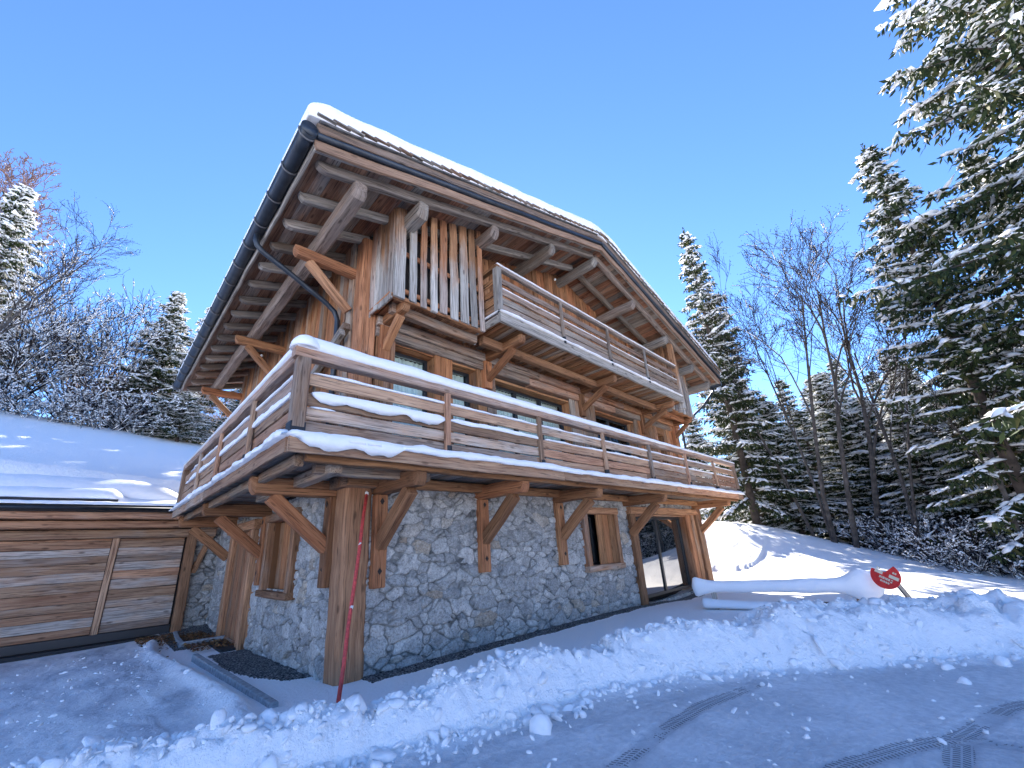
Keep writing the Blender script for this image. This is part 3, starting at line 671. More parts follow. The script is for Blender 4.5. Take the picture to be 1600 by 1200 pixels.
SL=[(.17,.36),(.46,.59),(.67,.79),(.87,1.0),(1.07,1.22),(1.29,1.46),(1.52,1.70),(1.76,1.91),(1.97,2.08)]
bx=slatbox(.15,2.06,'slatted_box',SL)
boxes('blue_panel',[(1.90,-.70,5.42,2.0,-.68,5.72)],M_BLUE,bx)
SR=[(10.02+i*.2,10.02+i*.2+.15) for i in range(8)]
slatbox(10.0,11.6,'slatted_box',SR)
# ---- upper balcony
ub=bpy.data.objects.new('upper_balcony',None); C.objects.link(ub); ub.parent=house
m=MB(); x=2.1
while x<10.0: m.box((x,-1.12,5.40),(x+.12,.0,5.44),ch=.004); x+=.145
m.build('deck_boards',W_WALL,ub)
m=MB(); a=2.12
while a<9.98: e=min(a+4.0,9.98); m.box((a,-1.2,5.36),(e-.005,-1.14,5.57),tint=.95); a=e
m.box((2.09,-1.14,5.36),(2.15,-.1,5.5),tint=.8); m.build('fascia',W_GREY,ub)
UBB=[(5.66,5.79),(5.81,5.95),(6.01,6.14),(6.26,6.39)]
railing((2.16,-1.13,0),(9.95,-1.13,0),[1.88,3.76,5.66],ub,W_GREY,5.58,6.62,UBB,cap=(.10,.07),pw=.07)
m=MB()
for z0,z1 in UBB: m.box((2.14,-1.08,z0),(2.17,-.02,z1),ch=.005)
m.box((2.10,-1.18,6.55),(2.2,-.02,6.62)); m.build('rail_board',W_WALL,ub)
m=MB(); m.box((2.09,-1.2,5.60),(2.22,-1.07,6.55),tint=.9); m.build('rail_post',W_GREY,ub)
m=MB(); m.beam((9.98,-1.12,5.2),(9.98,-1.12,ZS(9.98)-.1),.12,.16,(0,1,0),tint=.4); m.build('rail_post',W_SLAT,ub)
s=SB(); s.strip((2.1,-1.19,5.57),(9.9,-1.19,5.57),(0,1,0),.10,.05,31,.5); s.strip((2.1,-1.18,6.62),(9.9,-1.18,6.62),(0,1,0),.07,.014,33,.5)
s.strip((2.2,-1.14,6.14),(9.9,-1.14,6.14),(0,1,0),.05,.016,35,.7); s.strip((2.12,-1.18,5.57),(2.12,-.1,5.57),(1,0,0),.09,.03,36,.3); s.build('rail_snow',ub)
# ---- roof
roof=bpy.data.objects.new('roof',None); C.objects.link(roof); roof.parent=house
XE0,XE1,YR0,YR1,XRG=-1.39,12.95,-1.5,9.3,5.75
def slope_planks(m,xa,xb,y0,y1,th,off,wd=.19,**k):
    """boards running along y laid up the slope between xa and xb"""
    n=int(abs(xb-xa)/wd); ds=(xb-xa)/n
    for i in range(n):
        a=xa+ds*i;b=xa+ds*(i+1);mx=(a+b)/2; za,zb=ZS(a+1e-4*ds),ZS(b-1e-4*ds); sl=Vector((b-a,0,zb-za)); up=Vector((-sl.z,0,sl.x)).normalized()
        if up.z<0: up=-up
        c=Vector((mx,0,(za+zb)/2))+up*(off+th/2)
        m.beam((c.x,y0,c.z),(c.x,y1,c.z),sl.length-.005,th,tuple(up),ch=.003,jit=.0015,seg=1.2,**k)
m=MB(); slope_planks(m,XE0+.02,XRG,YR0+.04,YR1,.025,0); slope_planks(m,XRG,XE1-.02,YR0+.04,YR1,.025,0); m.build('soffit_boards',W_SOFF,roof)
# solid roof body
v=[];ff=[]
sec=[(XE0+.01,ZS(XE0)+.03),(XRG,ZS(XRG)+.03),(XE1-.01,ZS(XE1)+.03),(XE1-.01,ZS(XE1)+.36),(XRG,ZS(XRG)+.36),(XE0+.01,ZS(XE0)+.36)]
for y in (YR0+.03,YR1): v+=[(x,y,z) for x,z in sec]
ff=[tuple(range(6)),tuple(reversed(range(6,12)))]+[(i,6+i,6+(i+1)%6,(i+1)%6) for i in range(6)]
raw('roof_body',v,ff,M_SHING,roof,False)
def along(y,off0,xa,xb): return Vector((xa,y,ZS(xa+1e-6)+off0)),Vector((xb,y,ZS(xb-1e-6)+off0))
RZ=[]
for side in (0,1):
    xa,xb=(XE0,XRG) if side==0 else (XE1,XRG)
    ex=-.0
    def edge(name,y0,y1,o0,o1,mat,x_a=xa,**k):
        m=MB(); p=Vector((x_a,(y0+y1)/2,ZS(x_a)+(o0+o1)/2)); q=Vector((XRG,(y0+y1)/2,ZS(XRG)+(o0+o1)/2))
        m.beam(p,q,y1-y0,(o1-o0),ch=.006,**k); return m.build(name,mat,roof)
    edge('fascia_board',-1.515,-1.475,-.10,.045,W_LIGHT,tint=.15)
    edge('fascia_board',-1.475,-1.42,-.075,-.002,W_GREY,tint=.8)
    edge('fascia_board',-1.565,-1.515,.155,.29,W_GREY,tint=.45)
    edge('shingle_edge',-1.60,-1.50,.292,.325,M_SHING)
    p=Vector((xa,-1.53,ZS(xa)+.10)); q=Vector((XRG,-1.53,ZS(XRG)+.10)); vv,f2=tube([p,q],.048,10); raw('metal_edging',vv,f2,M_METAL,roof)
# stepped shingle ends along the rake
m=MB()
for xa,xb in ((XE0-.05,XRG),(XRG,XE1+.05)):
    n=int(abs(xb-xa)/.19)
    for i in range(n):
        a=xa+(xb-xa)*i/n;b=xa+(xb-xa)*(i+1)/n+ (.05 if xb>xa else -.05)
        up=.012 if True else 0
        za=ZS(min(max(a,XE0),XE1))+.335;zb=ZS(min(max(b,XE0),XE1))+.335
        if xa<XRG-1 : m.beam((a,-1.56,za+.035),(b,-1.56,zb-.005),.16+rnd.uniform(-.01,.02),.022,ch=.003,jit=.003)
        else: m.beam((a,-1.56,za-.005),(b,-1.56,zb+.035),.16+rnd.uniform(-.01,.02),.022,ch=.003,jit=.003)
m.build('shingles',W_GREY,roof)
# eave boards
m=MB(); m.box((XE0-.01,YR0+.02,ZS(XE0)-.065),(XE0+.035,YR1,ZS(XE0)+.10),tint=.8); m.build('eave_board',W_GREY,roof)
m=MB(); m.box((XE1-.035,YR0+.02,ZS(XE1)-.05),(XE1+.01,YR1,ZS(XE1)+.10),tint=.8); m.build('eave_board',W_GREY,roof)
# rafters
for i in range(16):
    y=-1.2+.675*i
    for side in (0,1):
        m=MB()
        if side==0: a=-1.25; b=XRG-.05 if y<.1 else .15
        else: a=12.8; b=XRG+.05 if y<.1 else 11.95
        if side and i>3: continue
        p,q=Vector((a,y,ZS(a)-.078)),Vector((b,y,ZS(b)-.078)); m.beam(p,q,.125,.15,ch=.02,tip0=.11,tint=rnd.uniform(.5,1)); m.build('rafter',W_GREY,roof)
# purlins
for x,full,rad in ((-.65,1,0),(.42,0,0),(2.06,0,0),(3.89,0,0),(5.75,0,0),(7.6,0,0),(9.5,0,0),(11.25,0,0),(12.5,1,0)):
    m=MB(); zt=ZS(x)-.155-(.02 if x!=5.75 else .0); h=.27
    m.beam((x,-1.27,zt-h/2),(x,9.1 if full else .25,zt-h/2),.21,h,ch=.035 if x<1 else .06,tip0=.07,tint=rnd.uniform(.55,.95),jit=.005); m.build('purlin',W_GREY,roof)
# gutter
GXc,GZc=-1.49,6.62
v=[];ff=[];n=12;ys=np.arange(-1.56,9.31,.3)
for y in ys:
    for k in range(n+1):
        a=math.pi+math.pi*k/n; v.append((GXc+.098*math.cos(a),y,GZc+.098*math.sin(a)))
    for k in range(n+1):
        a=2*math.pi-math.pi*k/n; v.append((GXc+.09*math.cos(a),y,GZc+.09*math.sin(a)))
K=2*(n+1)
for i in range(len(ys)-1):
    for k in range(K): ff.append((i*K+k,i*K+(k+1)%K,(i+1)*K+(k+1)%K,(i+1)*K+k))
ff.append(tuple(range(K))[::-1])
b=len(v)
for yy in (-1.572,-1.555):
    for k in range(20): a=2*math.pi*k/20; v.append((GXc+.108*math.cos(a),yy,GZc+.02+.108*math.sin(a)))
for k in range(20): ff.append((b+k,b+(k+1)%20,b+20+(k+1)%20,b+20+k))
ff.append(tuple(b+k for k in range(20))[::-1]); ff.append(tuple(b+20+k for k in range(20)))
gut=raw('gutter',v,ff,M_METAL,roof)
for sdx in (-1,1):
    vv,f2=tube([(GXc+sdx*.098,-1.56,GZc+.006),(GXc+sdx*.098,9.3,GZc+.006)],.011,6); raw('gutter_rim',vv,f2,M_METAL,gut)
for i in range(17):
    y=-1.50+.66*i; pts=[(GXc+.108*math.cos(math.pi+math.pi*k/10),y,GZc+.108*math.sin(math.pi+math.pi*k/10)) for k in range(11)]
    vv,f2=tube([(pts[0][0],y,GZc+.03)]+pts+[(pts[-1][0],y,GZc+.03)],.014,6); raw('gutter_hook',vv,f2,M_RING,gut)
dp=[(GXc,.72,6.56),(GXc,.72,6.42),(GXc+.03,.72,6.33),(GXc+.12,.72,6.25),(-.95,.72,6.05),(-.3,.72,5.72),(-.14,.72,5.60),(-.08,.72,5.45),(-.07,.72,5.0),(-.07,.72,2.75)]
vv,f2=tube(dp,.045,10); raw('downpipe',vv,f2,M_METAL,gut)
vv,f2=tube([(13.04,-1.5,6.66),(13.04,9.3,6.66)],.09,10); raw('gutter',vv,f2,M_METAL,roof)
dp=[(13.04,-1.2,6.6),(13.0,-1.2,6.45),(12.6,-.9,5.9),(12.25,-.2,5.3),(12.2,-.1,5.1),(12.2,-.1,2.8)]
vv,f2=tube(dp,.04,8); raw('downpipe',vv,f2,M_METAL,roof)
# roof snow
def roof_snow(xa,xb,y0,y1,T):
    nu,nv=110,150
    us=np.linspace(0,1,nu);vs=np.linspace(0,1,nv)
    us=.5-.5*np.cos(us*math.pi)*(.55+.45*np.abs(np.cos(us*math.pi))) ; us=(us-us[0])/(us[-1]-us[0])
    X,Y=np.meshgrid(xa+(xb-xa)*us,y0+(y1-y0)*(vs**1.5))
    zt=np.where(X<XRG,6.53+.313*(X+1.39),8.765-.285*(X-5.75))
    rr=np.abs(X-XRG); zt=zt-np.clip(.5-rr,0,.5)**2*.3
    zt=zt+.345
    dx=np.minimum(X-xa,xb-X);dy=np.minimum(Y-y0,y1-Y)
    e=lambda d,r: np.sqrt(np.clip(1-(1-np.clip(d/r,0,1))**2,0,1))
    h=T*e(dx,.30)*e(dy,.13)**.8*(1+.10*fbm(X*.6,Y*.6,3,3))+.012*fbm(X*6,Y*6,6,3)*e(dx,.1)*e(dy,.1)
    top=zt+h
    X2=X+np.where(X-xa<.4,-(.09)*e(dx,.12)*(1-np.clip((X-xa)/.5,0,1)),0)
    # edge waviness
    Y2=Y+.025*fbm(X*2.2,X*0,9,3)*(1-np.clip(dy/.3,0,1))-.03*np.sin(np.pi*np.clip(dy/.24,0,1))*(dy<.24)
    n=X.size; V=np.concatenate([np.stack([X2.ravel(),Y2.ravel(),top.ravel()],-1),np.stack([X2.ravel(),Y2.ravel(),(zt-.03).ravel()],-1)])
    I=np.arange(n).reshape(X.shape);F=[np.stack([I[:-1,:-1],I[:-1,1:],I[1:,1:],I[1:,:-1]],-1).reshape(-1,4)]
    F.append(F[0][:,::-1]+n)
    for a in (I[0,:],I[-1,::-1],I[::-1,0],I[:,-1]): F.append(np.stack([a[:-1]+n,a[1:]+n,a[1:],a[:-1]],-1))
    return link('roof_snow',npmesh('roof_snow',V,np.vstack(F)),M_SNOW,roof)
roof_snow(XE0-.13,XE1+.06,-1.60,YR1+.05,.38)
# chimney, seen only past the ridge from aside
# ---- ground-floor openings, front
m=MB(); 
for (lo,hi) in (((5.58,-.06,.86),(5.74,.12,2.2)),((6.90,-.06,.86),(7.05,.12,2.2)),((5.55,-.075,2.09),(7.08,.12,2.25)),((5.56,-.085,.83),(7.07,.12,.955))): m.box(lo,hi,ch=.012)
wf=m.build('window_surround',W_POST,house)
m=MB()
for i,(a,b) in enumerate(((6.13,6.39),(6.395,6.65),(6.655,6.9))): m.box((a,-.02,.96),(b-.004,.02,2.085),ch=.006,tint=.1+.1*i)
m.build('shutter',W_WALL,wf)
window(5.74,6.9,.955,2.09,2,y=.26,mat=M_GLASSR,curt=False,lin=False,par=house)
m=MB(); m.box((5.735,.0,.955),(5.77,.3,2.09));m.build('reveal',W_WALL,wf)
m=MB()
for (lo,hi) in (((7.68,-.08,-.12),(7.93,.14,2.12)),((7.66,-.10,2.12),(12.2,.14,2.30)),((11.34,-.0,-.1),(11.62,.2,2.12)),((11.63,-.02,-.1),(11.9,.2,2.12)),((11.91,-.10,-.15),(12.3,.3,2.34))): m.box(lo,hi,ch=.015)
df=m.build('door_surround',W_POST,house)
m=MB(); m.box((11.30,.02,-.05),(11.34,.36,2.1)); m.box((7.93,.03,-.05),(7.96,.34,2.1)); m.box((7.96,.02,2.08),(11.3,.34,2.115)); m.build('reveal',W_WALL,df)
window(7.97,11.28,-.03,2.07,2,y=.26,mat=M_GLASSR,curt=False,lin=False,fw=.07)
# ---- ground-floor openings, left
m=MB()
for (lo,hi) in (((-.07,1.86,.9),(.12,2.02,2.24)),((-.07,3.33,.9),(.12,3.47,2.24)),((-.09,1.82,2.18),(.12,3.5,2.32)),((-.10,1.82,.86),(.12,3.5,.97))): m.box(lo,hi,ch=.012)
lw=m.build('window_surround',W_POST,house)
m=MB()
for i in range(5): m.box((.16,2.02+i*.264,.98),(.19,2.02+(i+1)*.264-.004,2.17),tint=.2+.1*i)
m.build('shutter',W_WALL,lw)
boxes('reveal',[(.06,2.0,.95,.16,2.03,2.2),(.06,3.31,.95,.16,3.34,2.2)],W_WALL,lw)
m=MB()
for (lo,hi) in (((-.10,4.22,-.2),(.14,4.47,2.12)),((-.10,5.88,-.2),(.14,6.15,2.12)),((-.12,4.15,2.12),(.14,6.45,2.32))): m.box(lo,hi,ch=.015,tint=.4)
ld=m.build('door_surround',W_POST,house)
m=MB()
for i in range(5): m.box((-.0,4.47+i*.282,-.06),(.06,4.47+(i+1)*.282-.004,2.115),ch=.008,tint=.1+.12*i)
m.box((-.04,4.48,-.1),(.0,5.88,-.0),tint=.7)
m.build('plank_door',W_POST,ld)
for p in ((-.45,1.15,2.5),(2.2,-.35,5.28),(6.55,-.35,5.28),(9.0,-.35,5.28),(-.35,4.6,6.2),(5.2,-.3,8.2),(-.3,7.3,6.2)):
    v,ff=ball(p,.032,5); raw('spotlight',v,ff,M_WHITE,house)
# concrete plinth strip at the drive door
boxes('threshold',[(-.35,4.3,-.16,.05,6.05,-.06)],M_BLACK,house)
# ================================================================== GARAGE
gar=empty('garage',(-3,8,0),'low timber garage with wide plank door and thick snow on its flat roof','garage')
GY0=8.0
m=MB(); z=.16
while z<2.17:
    h=rnd.choice((.16,.19,.22)); h=min(h,2.18-z)
    for (a,b) in ((-7.2,-4.6),(-4.6,-2.13),(-1.99,-.74)): m.box((a+.002,GY0-.0,z+.003),(b-.002,GY0+.035,z+h-.003),ch=.005,tint=rnd.choice((.05,.2,.45,.5,.6,.7,.8,.95)),jit=.003)
    z+=h
m.build('door_planks',W_GAR,gar)
m=MB(); m.box((-2.12,GY0-.04,.14),(-2.0,GY0+.05,2.2),tint=.4); m.build('door_divider',W_GAR,gar)
m=MB(); m.box((-4.66,GY0-.04,.14),(-4.54,GY0+.03,2.2)); m.build('door_divider',W_GAR,gar)
m=MB(); m.beam((-.60,GY0-.07,-.12),(-.60,GY0-.07,2.35),.2,.22,(0,1,0),tint=.3); m.beam((-.46,GY0-.02,1.3),(-.14,GY0-.02,2.3),.12,.16,(0,1,0),tint=.1); m.build('door_post',W_POST,gar)
boxes('door_seal',[(-7.2,GY0-.06,-.02,-.72,GY0+.04,.15)],M_FRAME,gar); boxes('threshold',[(-7.2,GY0-.32,-.2,-.72,GY0-.061,-.035)],M_BLACK,gar)
stone_wall('stone_wall',-.62,.12,-.4,2.5,lambda u,z,d:np.stack([u,GY0+.045-d*1.2,z],-1),[],300,gar)
m=MB(); m.box((-7.2,7.85,2.19),(-.1,8.05,2.38),tint=.6); m.box((-7.2,7.52,2.40),(-.1,7.84,2.56),tint=.2); m.box((-7.2,7.28,2.58),(-.1,7.5,2.73),tint=.5)
m.build('header_beams',W_GAR,gar)
boxes('roof_slab',[(-7.2,7.22,2.735,0,9.9,2.88)],M_BLACK,gar)
boxes('garage_core',[(-7.2,8.06,-.3,0,9.9,2.73)],M_CORE,gar)
vv,f2=tube([(-7.2,7.17,2.80),(-1.0,7.17,2.80)],.045,8); gg=raw('gutter',vv,f2,M_METAL,gar)
boxes('roof_step',[(-7.2,8.0,2.88,-2.2,9.9,3.10)],M_BLACK,gar)
def pillow(name,x0,x1,y0,y1,zf,T,par,seed=1,rx=.3,ry=.3,nu=120,nv=50):
    us=np.linspace(x0,x1,nu);vs=y0+(y1-y0)*np.linspace(0,1,nv)**1.7;X,Y=np.meshgrid(us,vs)
    dx=np.minimum(X-x0,x1-X);dy=Y-y0; e=lambda d,r: np.sqrt(np.clip(1-(1-np.clip(d/r,0,1))**2,0,1))
    zb=zf(X,Y); h=T*e(dx,rx)*e(dy,ry)*(1+.12*fbm(X*1.2,Y*1.2,seed,3))+.01*fbm(X*7,Y*7,seed+3,3)
    n=X.size;Y2=Y+.04*fbm(X*2.5,X*0+seed,seed,4)*np.clip(1-dy/.4,0,1)
    V=np.concatenate([np.stack([X.ravel(),Y2.ravel(),(zb+h).ravel()],-1),np.stack([X.ravel(),Y2.ravel(),zb.ravel()],-1)])
    I=np.arange(n).reshape(X.shape);F=[np.stack([I[:-1,:-1],I[:-1,1:],I[1:,1:],I[1:,:-1]],-1).reshape(-1,4)]
    for a in (I[0,:],I[-1,::-1],I[::-1,0],I[:,-1]): F.append(np.stack([a[:-1]+n,a[1:]+n,a[1:],a[:-1]],-1))
    return link(name,npmesh(name,V,np.vstack(F)),M_SNOW,par)
pillow('roof_snow',-7.2,-.9,7.14,8.1,lambda X,Y:2.875+0*X,.075,gar,5,.2,.10)
pillow('roof_snow',-7.2,-.3,8.02,10.4,lambda X,Y:3.10-.2*sstep(-2.35,-1.95,X),.30,gar,9,1.6,.5)
pillow('roof_snow',-7.3,-.8,8.35,11.6,lambda X,Y:3.1+.0*X,.66,gar,12,1.5,.9)
# ================================================================== KERB, LEAVES
k=SB()
def kerb(name,pts,w,h,label):
    v=[];ff=[]
    for i,(x,y) in enumerate(pts):
        a=Vector(pts[max(i-1,0)]);b=Vector(pts[min(i+1,len(pts)-1)]);d=(b-a).normalized();nn=Vector((-d.y,d.x)); zg=-.12
        for (s,zz) in ((-.5,-.3),(-.5,h-.01),(-.42,h),(.42,h),(.5,h-.01),(.5,-.3)): v.append((x+nn.x*s*w,y+nn.y*s*w,zg+zz))
    n=len(pts)
    for i in range(n-1):
        for j in range(5): ff.append((i*6+j,i*6+j+1,(i+1)*6+j+1,(i+1)*6+j))
    ff.append(tuple(range(6)));ff.append(tuple(range((n-1)*6,n*6))[::-1])
    return tag(raw(name,v,ff,M_CONC,None,False),label,'kerb')
kerb('kerb_stone',[(-.72,-.15),(-.74,1),(-.77,2.4),(-.8,3.95)],.09,.13,'concrete edging strip beside the snow and gravel at the left wall')
kerb('kerb_stone',[(-.62,7.75),(-.72,6.6),(-.76,5.72),(-.4,5.7),(-.02,5.68)],.08,.13,'low concrete edging around the leaf-filled corner below the garage post')
def leaves():
    v=[];ff=[]
    for i in range(2200):
        if rnd.random()<.55: x=rnd.uniform(-1.35,-.15);y=7.75-abs(rnd.gauss(0,.9))
        else: x=rnd.uniform(-.75,.0);y=rnd.uniform(4.6,7.7)
        if y<4.3: continue
        z=-.07+rnd.uniform(0,.035);s=rnd.uniform(.02,.05);a=rnd.uniform(0,6.3);t=rnd.uniform(-.6,.6);t2=rnd.uniform(-.6,.6)
        if x<-.15 and y>5.7: z+=.01
        b=len(v);ca,sa=math.cos(a),math.sin(a)
        for (p,q) in ((-1,0),(-.2,-.5),(1,0),(-.2,.5)): v.append((x+s*(p*ca-q*sa),y+s*(p*sa+q*ca),z+s*(p*t+q*t2)+.01))
        ff.append((b,b+1,b+2,b+3))
    m,nt,bb=newmat('dead_leaf'); p=N(nt,'ShaderNodeNewGeometry').outputs['Random Per Island']
    nt.links.new(ramp(nt,p,[(0,(.05,.022,.01)),(.5,(.20,.085,.03)),(1,(.36,.19,.07))]),bb.inputs['Base Color']); bb.inputs['Roughness'].default_value=.8
    tag(raw('leaf_litter',v,ff,m,None,False),'brown dead leaves gathered in the corner by the garage','leaves',kind='stuff')
leaves()
# ================================================================== MARKER POLE
pl=empty('marker_pole',(-.28,-.78,0),'thin red snow marker pole leaning on the corner post','pole')
a,b=Vector((-.30,-.80,-.08)),Vector((.27,-.06,2.34)); 
def seg(t0,t1,r,mat,n): vv,f2=tube([a+(b-a)*(t0+(t1-t0)*k/6)+Vector((.006*math.sin(k*2.1),0,0)) for k in range(7)],r,10); raw(n,vv,f2,mat,pl)
seg(0,.985,.023,M_RED,'shaft'); seg(.985,1.0,.025,M_WHITE,'tip'); seg(.395,.405,.0245,M_WHITE,'band'); seg(.70,.706,.0242,M_WHITE,'band')
# ================================================================== BARRIER AND SIGN
bar=empty('snowy_barrier',(7.2,-1.8,0),'low wooden barrier buried under a thick roll of snow beyond the glass door','barrier')
m=MB(); m.beam((7.1,-1.85,.42),(7.9,-4.5,.42),.09,.12,tint=.3); m.build('top_rail',W_RAIL,bar)
m=MB(); m.beam((7.12,-1.9,.10),(7.9,-4.5,.10),.07,.10,tint=.3); m.build('lower_rail',W_GREY,bar)
for t in (.06,.93):
    m=MB(); x,y=7.1+.8*t,-1.85-2.65*t; m.beam((x,y,-.1),(x,y,.42),.09,.09,(0,1,0)); m.build('post',W_RAIL,bar)
def roll(name,p0,p1,rw,rh,par,n=70,K=18,hf=None,seed=1,drop=.0):
    p0=Vector(p0);p1=Vector(p1);d=(p1-p0).normalized();sd=Vector((-d.y,d.x,0));v=[];ff=[];xs=np.linspace(0,1,n)
    nz=fbm(xs*6,xs*0+seed,seed,4)
    for i,t in enumerate(xs):
        e=math.sqrt(max(0,1-(1-min(1,min(t,1-t)/.035))**2))*.98+.02; c=p0+(p1-p0)*t; rr_=1+.10*fbm(xs[i]*9+np.arange(K)*0,np.cos(np.arange(K)*2*math.pi/K)*1.3+5,seed+40,3); H=rh*(hf(t) if hf else 1)*(1+.12*nz[i]); Wd=rw*(.75+.25*(hf(t) if hf else 1))
        for k in range(K):
            a=2*math.pi*k/K; q=math.cos(a)*Wd*e; z=math.sin(a)*H*e; z=z if z>0 else z*(.55+drop)
            q*=rr_[k]*1.0;z*=rr_[k]*1.15; v.append((c+sd*float(q)+Vector((0,0,float(z))))[:])
    for i in range(n-1):
        for k in range(K): ff.append((i*K+k,i*K+(k+1)%K,(i+1)*K+(k+1)%K,(i+1)*K+k))
    ff.append(tuple(range(K))[::-1]);ff.append(tuple((n-1)*K+k for k in range(K)))
    return raw(name,v,ff,M_SNOW,par)
def hf1(t): return 1.0+.75*math.exp(-(t/.07)**2)+1.25*math.exp(-((t-.90)/.07)**2)-.10*math.sin(t*7)
roll('rail_snow',(7.02,-1.62,.44),(7.98,-4.72,.44),.115,.10,bar,hf=hf1,drop=.5)
roll('rail_snow',(7.05,-1.75,.11),(7.72,-3.9,.02),.16,.085,bar,hf=lambda t:1+.3*math.exp(-(t/.1)**2),seed=4,drop=.2)
sg=empty('road_sign',(7.98,-4.9,0),'damaged round red and white sign on a leaning post in the snow bank','sign')
# disc faces the camera, tilted; the upper part is swallowed by the snow roll
n0=(Vector((-2.52,-5.78,1.4))-Vector((7.9,-4.85,.55))).normalized(); n0=(n0+Vector((.15,.35,.05))).normalized()
ux=n0.cross(Vector((0,0,1))).normalized()*-1; uz=n0.cross(ux).normalized(); uz=uz if uz.z>0 else -uz
ux=uz.cross(n0).normalized()
rot=R(-28); ax_=ux*math.cos(rot)+uz*math.sin(rot); az_=-ux*math.sin(rot)+uz*math.cos(rot)
CS=Vector((7.62,-4.80,.62)); RS=.215
def disc_piece(name,a0,a1,r,th,off,mat,cut=None,bend=0,par=sg,cx=0,cz=0):
    v=[];ff=[];n=28
    pts=[(cx,cz)]+[(r*math.cos(a0+(a1-a0)*i/n),r*math.sin(a0+(a1-a0)*i/n)) for i in range(n+1)]
    for s in (0,1):
        for (p,q) in pts: v.append((CS+ax_*p+az_*q+n0*(off+th*s+bend*(p+.1)**2*(1 if p>-.1 else 0)))[:])
    m=len(pts)
    for i in range(1,m-1): ff.append((0,i,i+1)); ff.append((m,m+i+1,m+i))
    for i in range(m): j=(i+1)%m; ff.append((i,j,m+j,m+i))
    return raw(name,v,ff,mat,par,False)
disc_piece('sign_face',R(-190),R(75),RS,.006,0,M_SIGNR,cx=-.02,cz=.06)
def plate(name,x0,x1,z0,z1,off,mat,par,rt=0):
    v=[]; x0,x1,z0,z1=(q*.76 for q in (x0,x1,z0,z1))
    for s in (0,.004):
        for (p,q) in ((x0,z0),(x1,z0),(x1,z1),(x0,z1)): v.append((CS+ax_*p+az_*q+n0*(off+s))[:])
    return raw(name,v,[(0,1,2,3),(7,6,5,4),(0,4,5,1),(1,5,6,2),(2,6,7,3),(3,7,4,0)],mat,par,False)
plate('white_bar',.06,.24,.0,.07,.007,M_SIGNW,sg); plate('white_bar',-.21,-.06,.0,.07,.007,M_SIGNW,sg)
for i,(x0,z0,wd,hh) in enumerate(((-.20,.10,.03,.035),(-.155,.10,.03,.035),(-.10,-.08,.03,.05),(-.06,-.08,.015,.05),(-.035,-.08,.035,.05),(.01,-.08,.012,.05),(.03,-.08,.03,.05),(.07,-.08,.03,.05),(-.06,-.15,.03,.04),(-.02,-.15,.012,.04),(.0,-.15,.03,.04),(.04,-.15,.03,.04),(.08,-.15,.03,.04),(.10,.11,.03,.04),(.14,.11,.03,.04),(.12,-.05,.035,.02),(.12,-.10,.03,.03))):
    plate('lettering',x0,x0+wd,z0,z0+hh,.007,M_SIGNW,sg)
m=MB(); m.beam((7.86,-5.14,-.1),(7.66,-4.86,.62),.05,.07); m.build('sign_post',M_RING,sg)
# ================================================================== TREES
M_BARK=plain('spruce_bark',(.075,.055,.042),.95,nz=.5,sc=5)
M_BARK2=plain('grey_bark',(.085,.072,.062),.95,nz=.6,sc=6)
M_TWIG=plain('dark_twig',(.032,.024,.022),.95,spec=.1)
M_TWIGR=plain('reddish_birch_twig',(.16,.09,.08),.9)
M_RUST=plain('rust_brown_twig',(.20,.105,.045),.9)
def needlemat():
    m,nt,b=newmat('spruce_needles'); p=N(nt,'ShaderNodeNewGeometry').outputs['Random Per Island']
    nt.links.new(ramp(nt,p,[(0,(.012,.022,.010)),(.5,(.028,.045,.016)),(.85,(.055,.072,.022)),(1,(.12,.10,.035))]),b.inputs['Base Color']); b.inputs['Roughness'].default_value=.75
    b.inputs['Specular IOR Level'].default_value=.2; return m
M_NEED=needlemat()
OCT=np.array([(1,0,0),(.5,.8,0),(-.5,.85,0),(-1,0,0),(-.55,-.8,0),(.5,-.85,0),(0,0,1.0),(0,0,-.35)],float)
OCTF=np.array([(0,1,6),(1,2,6),(2,3,6),(3,4,6),(4,5,6),(5,0,6),(1,0,7),(2,1,7),(3,2,7),(4,3,7),(5,4,7),(0,5,7)])
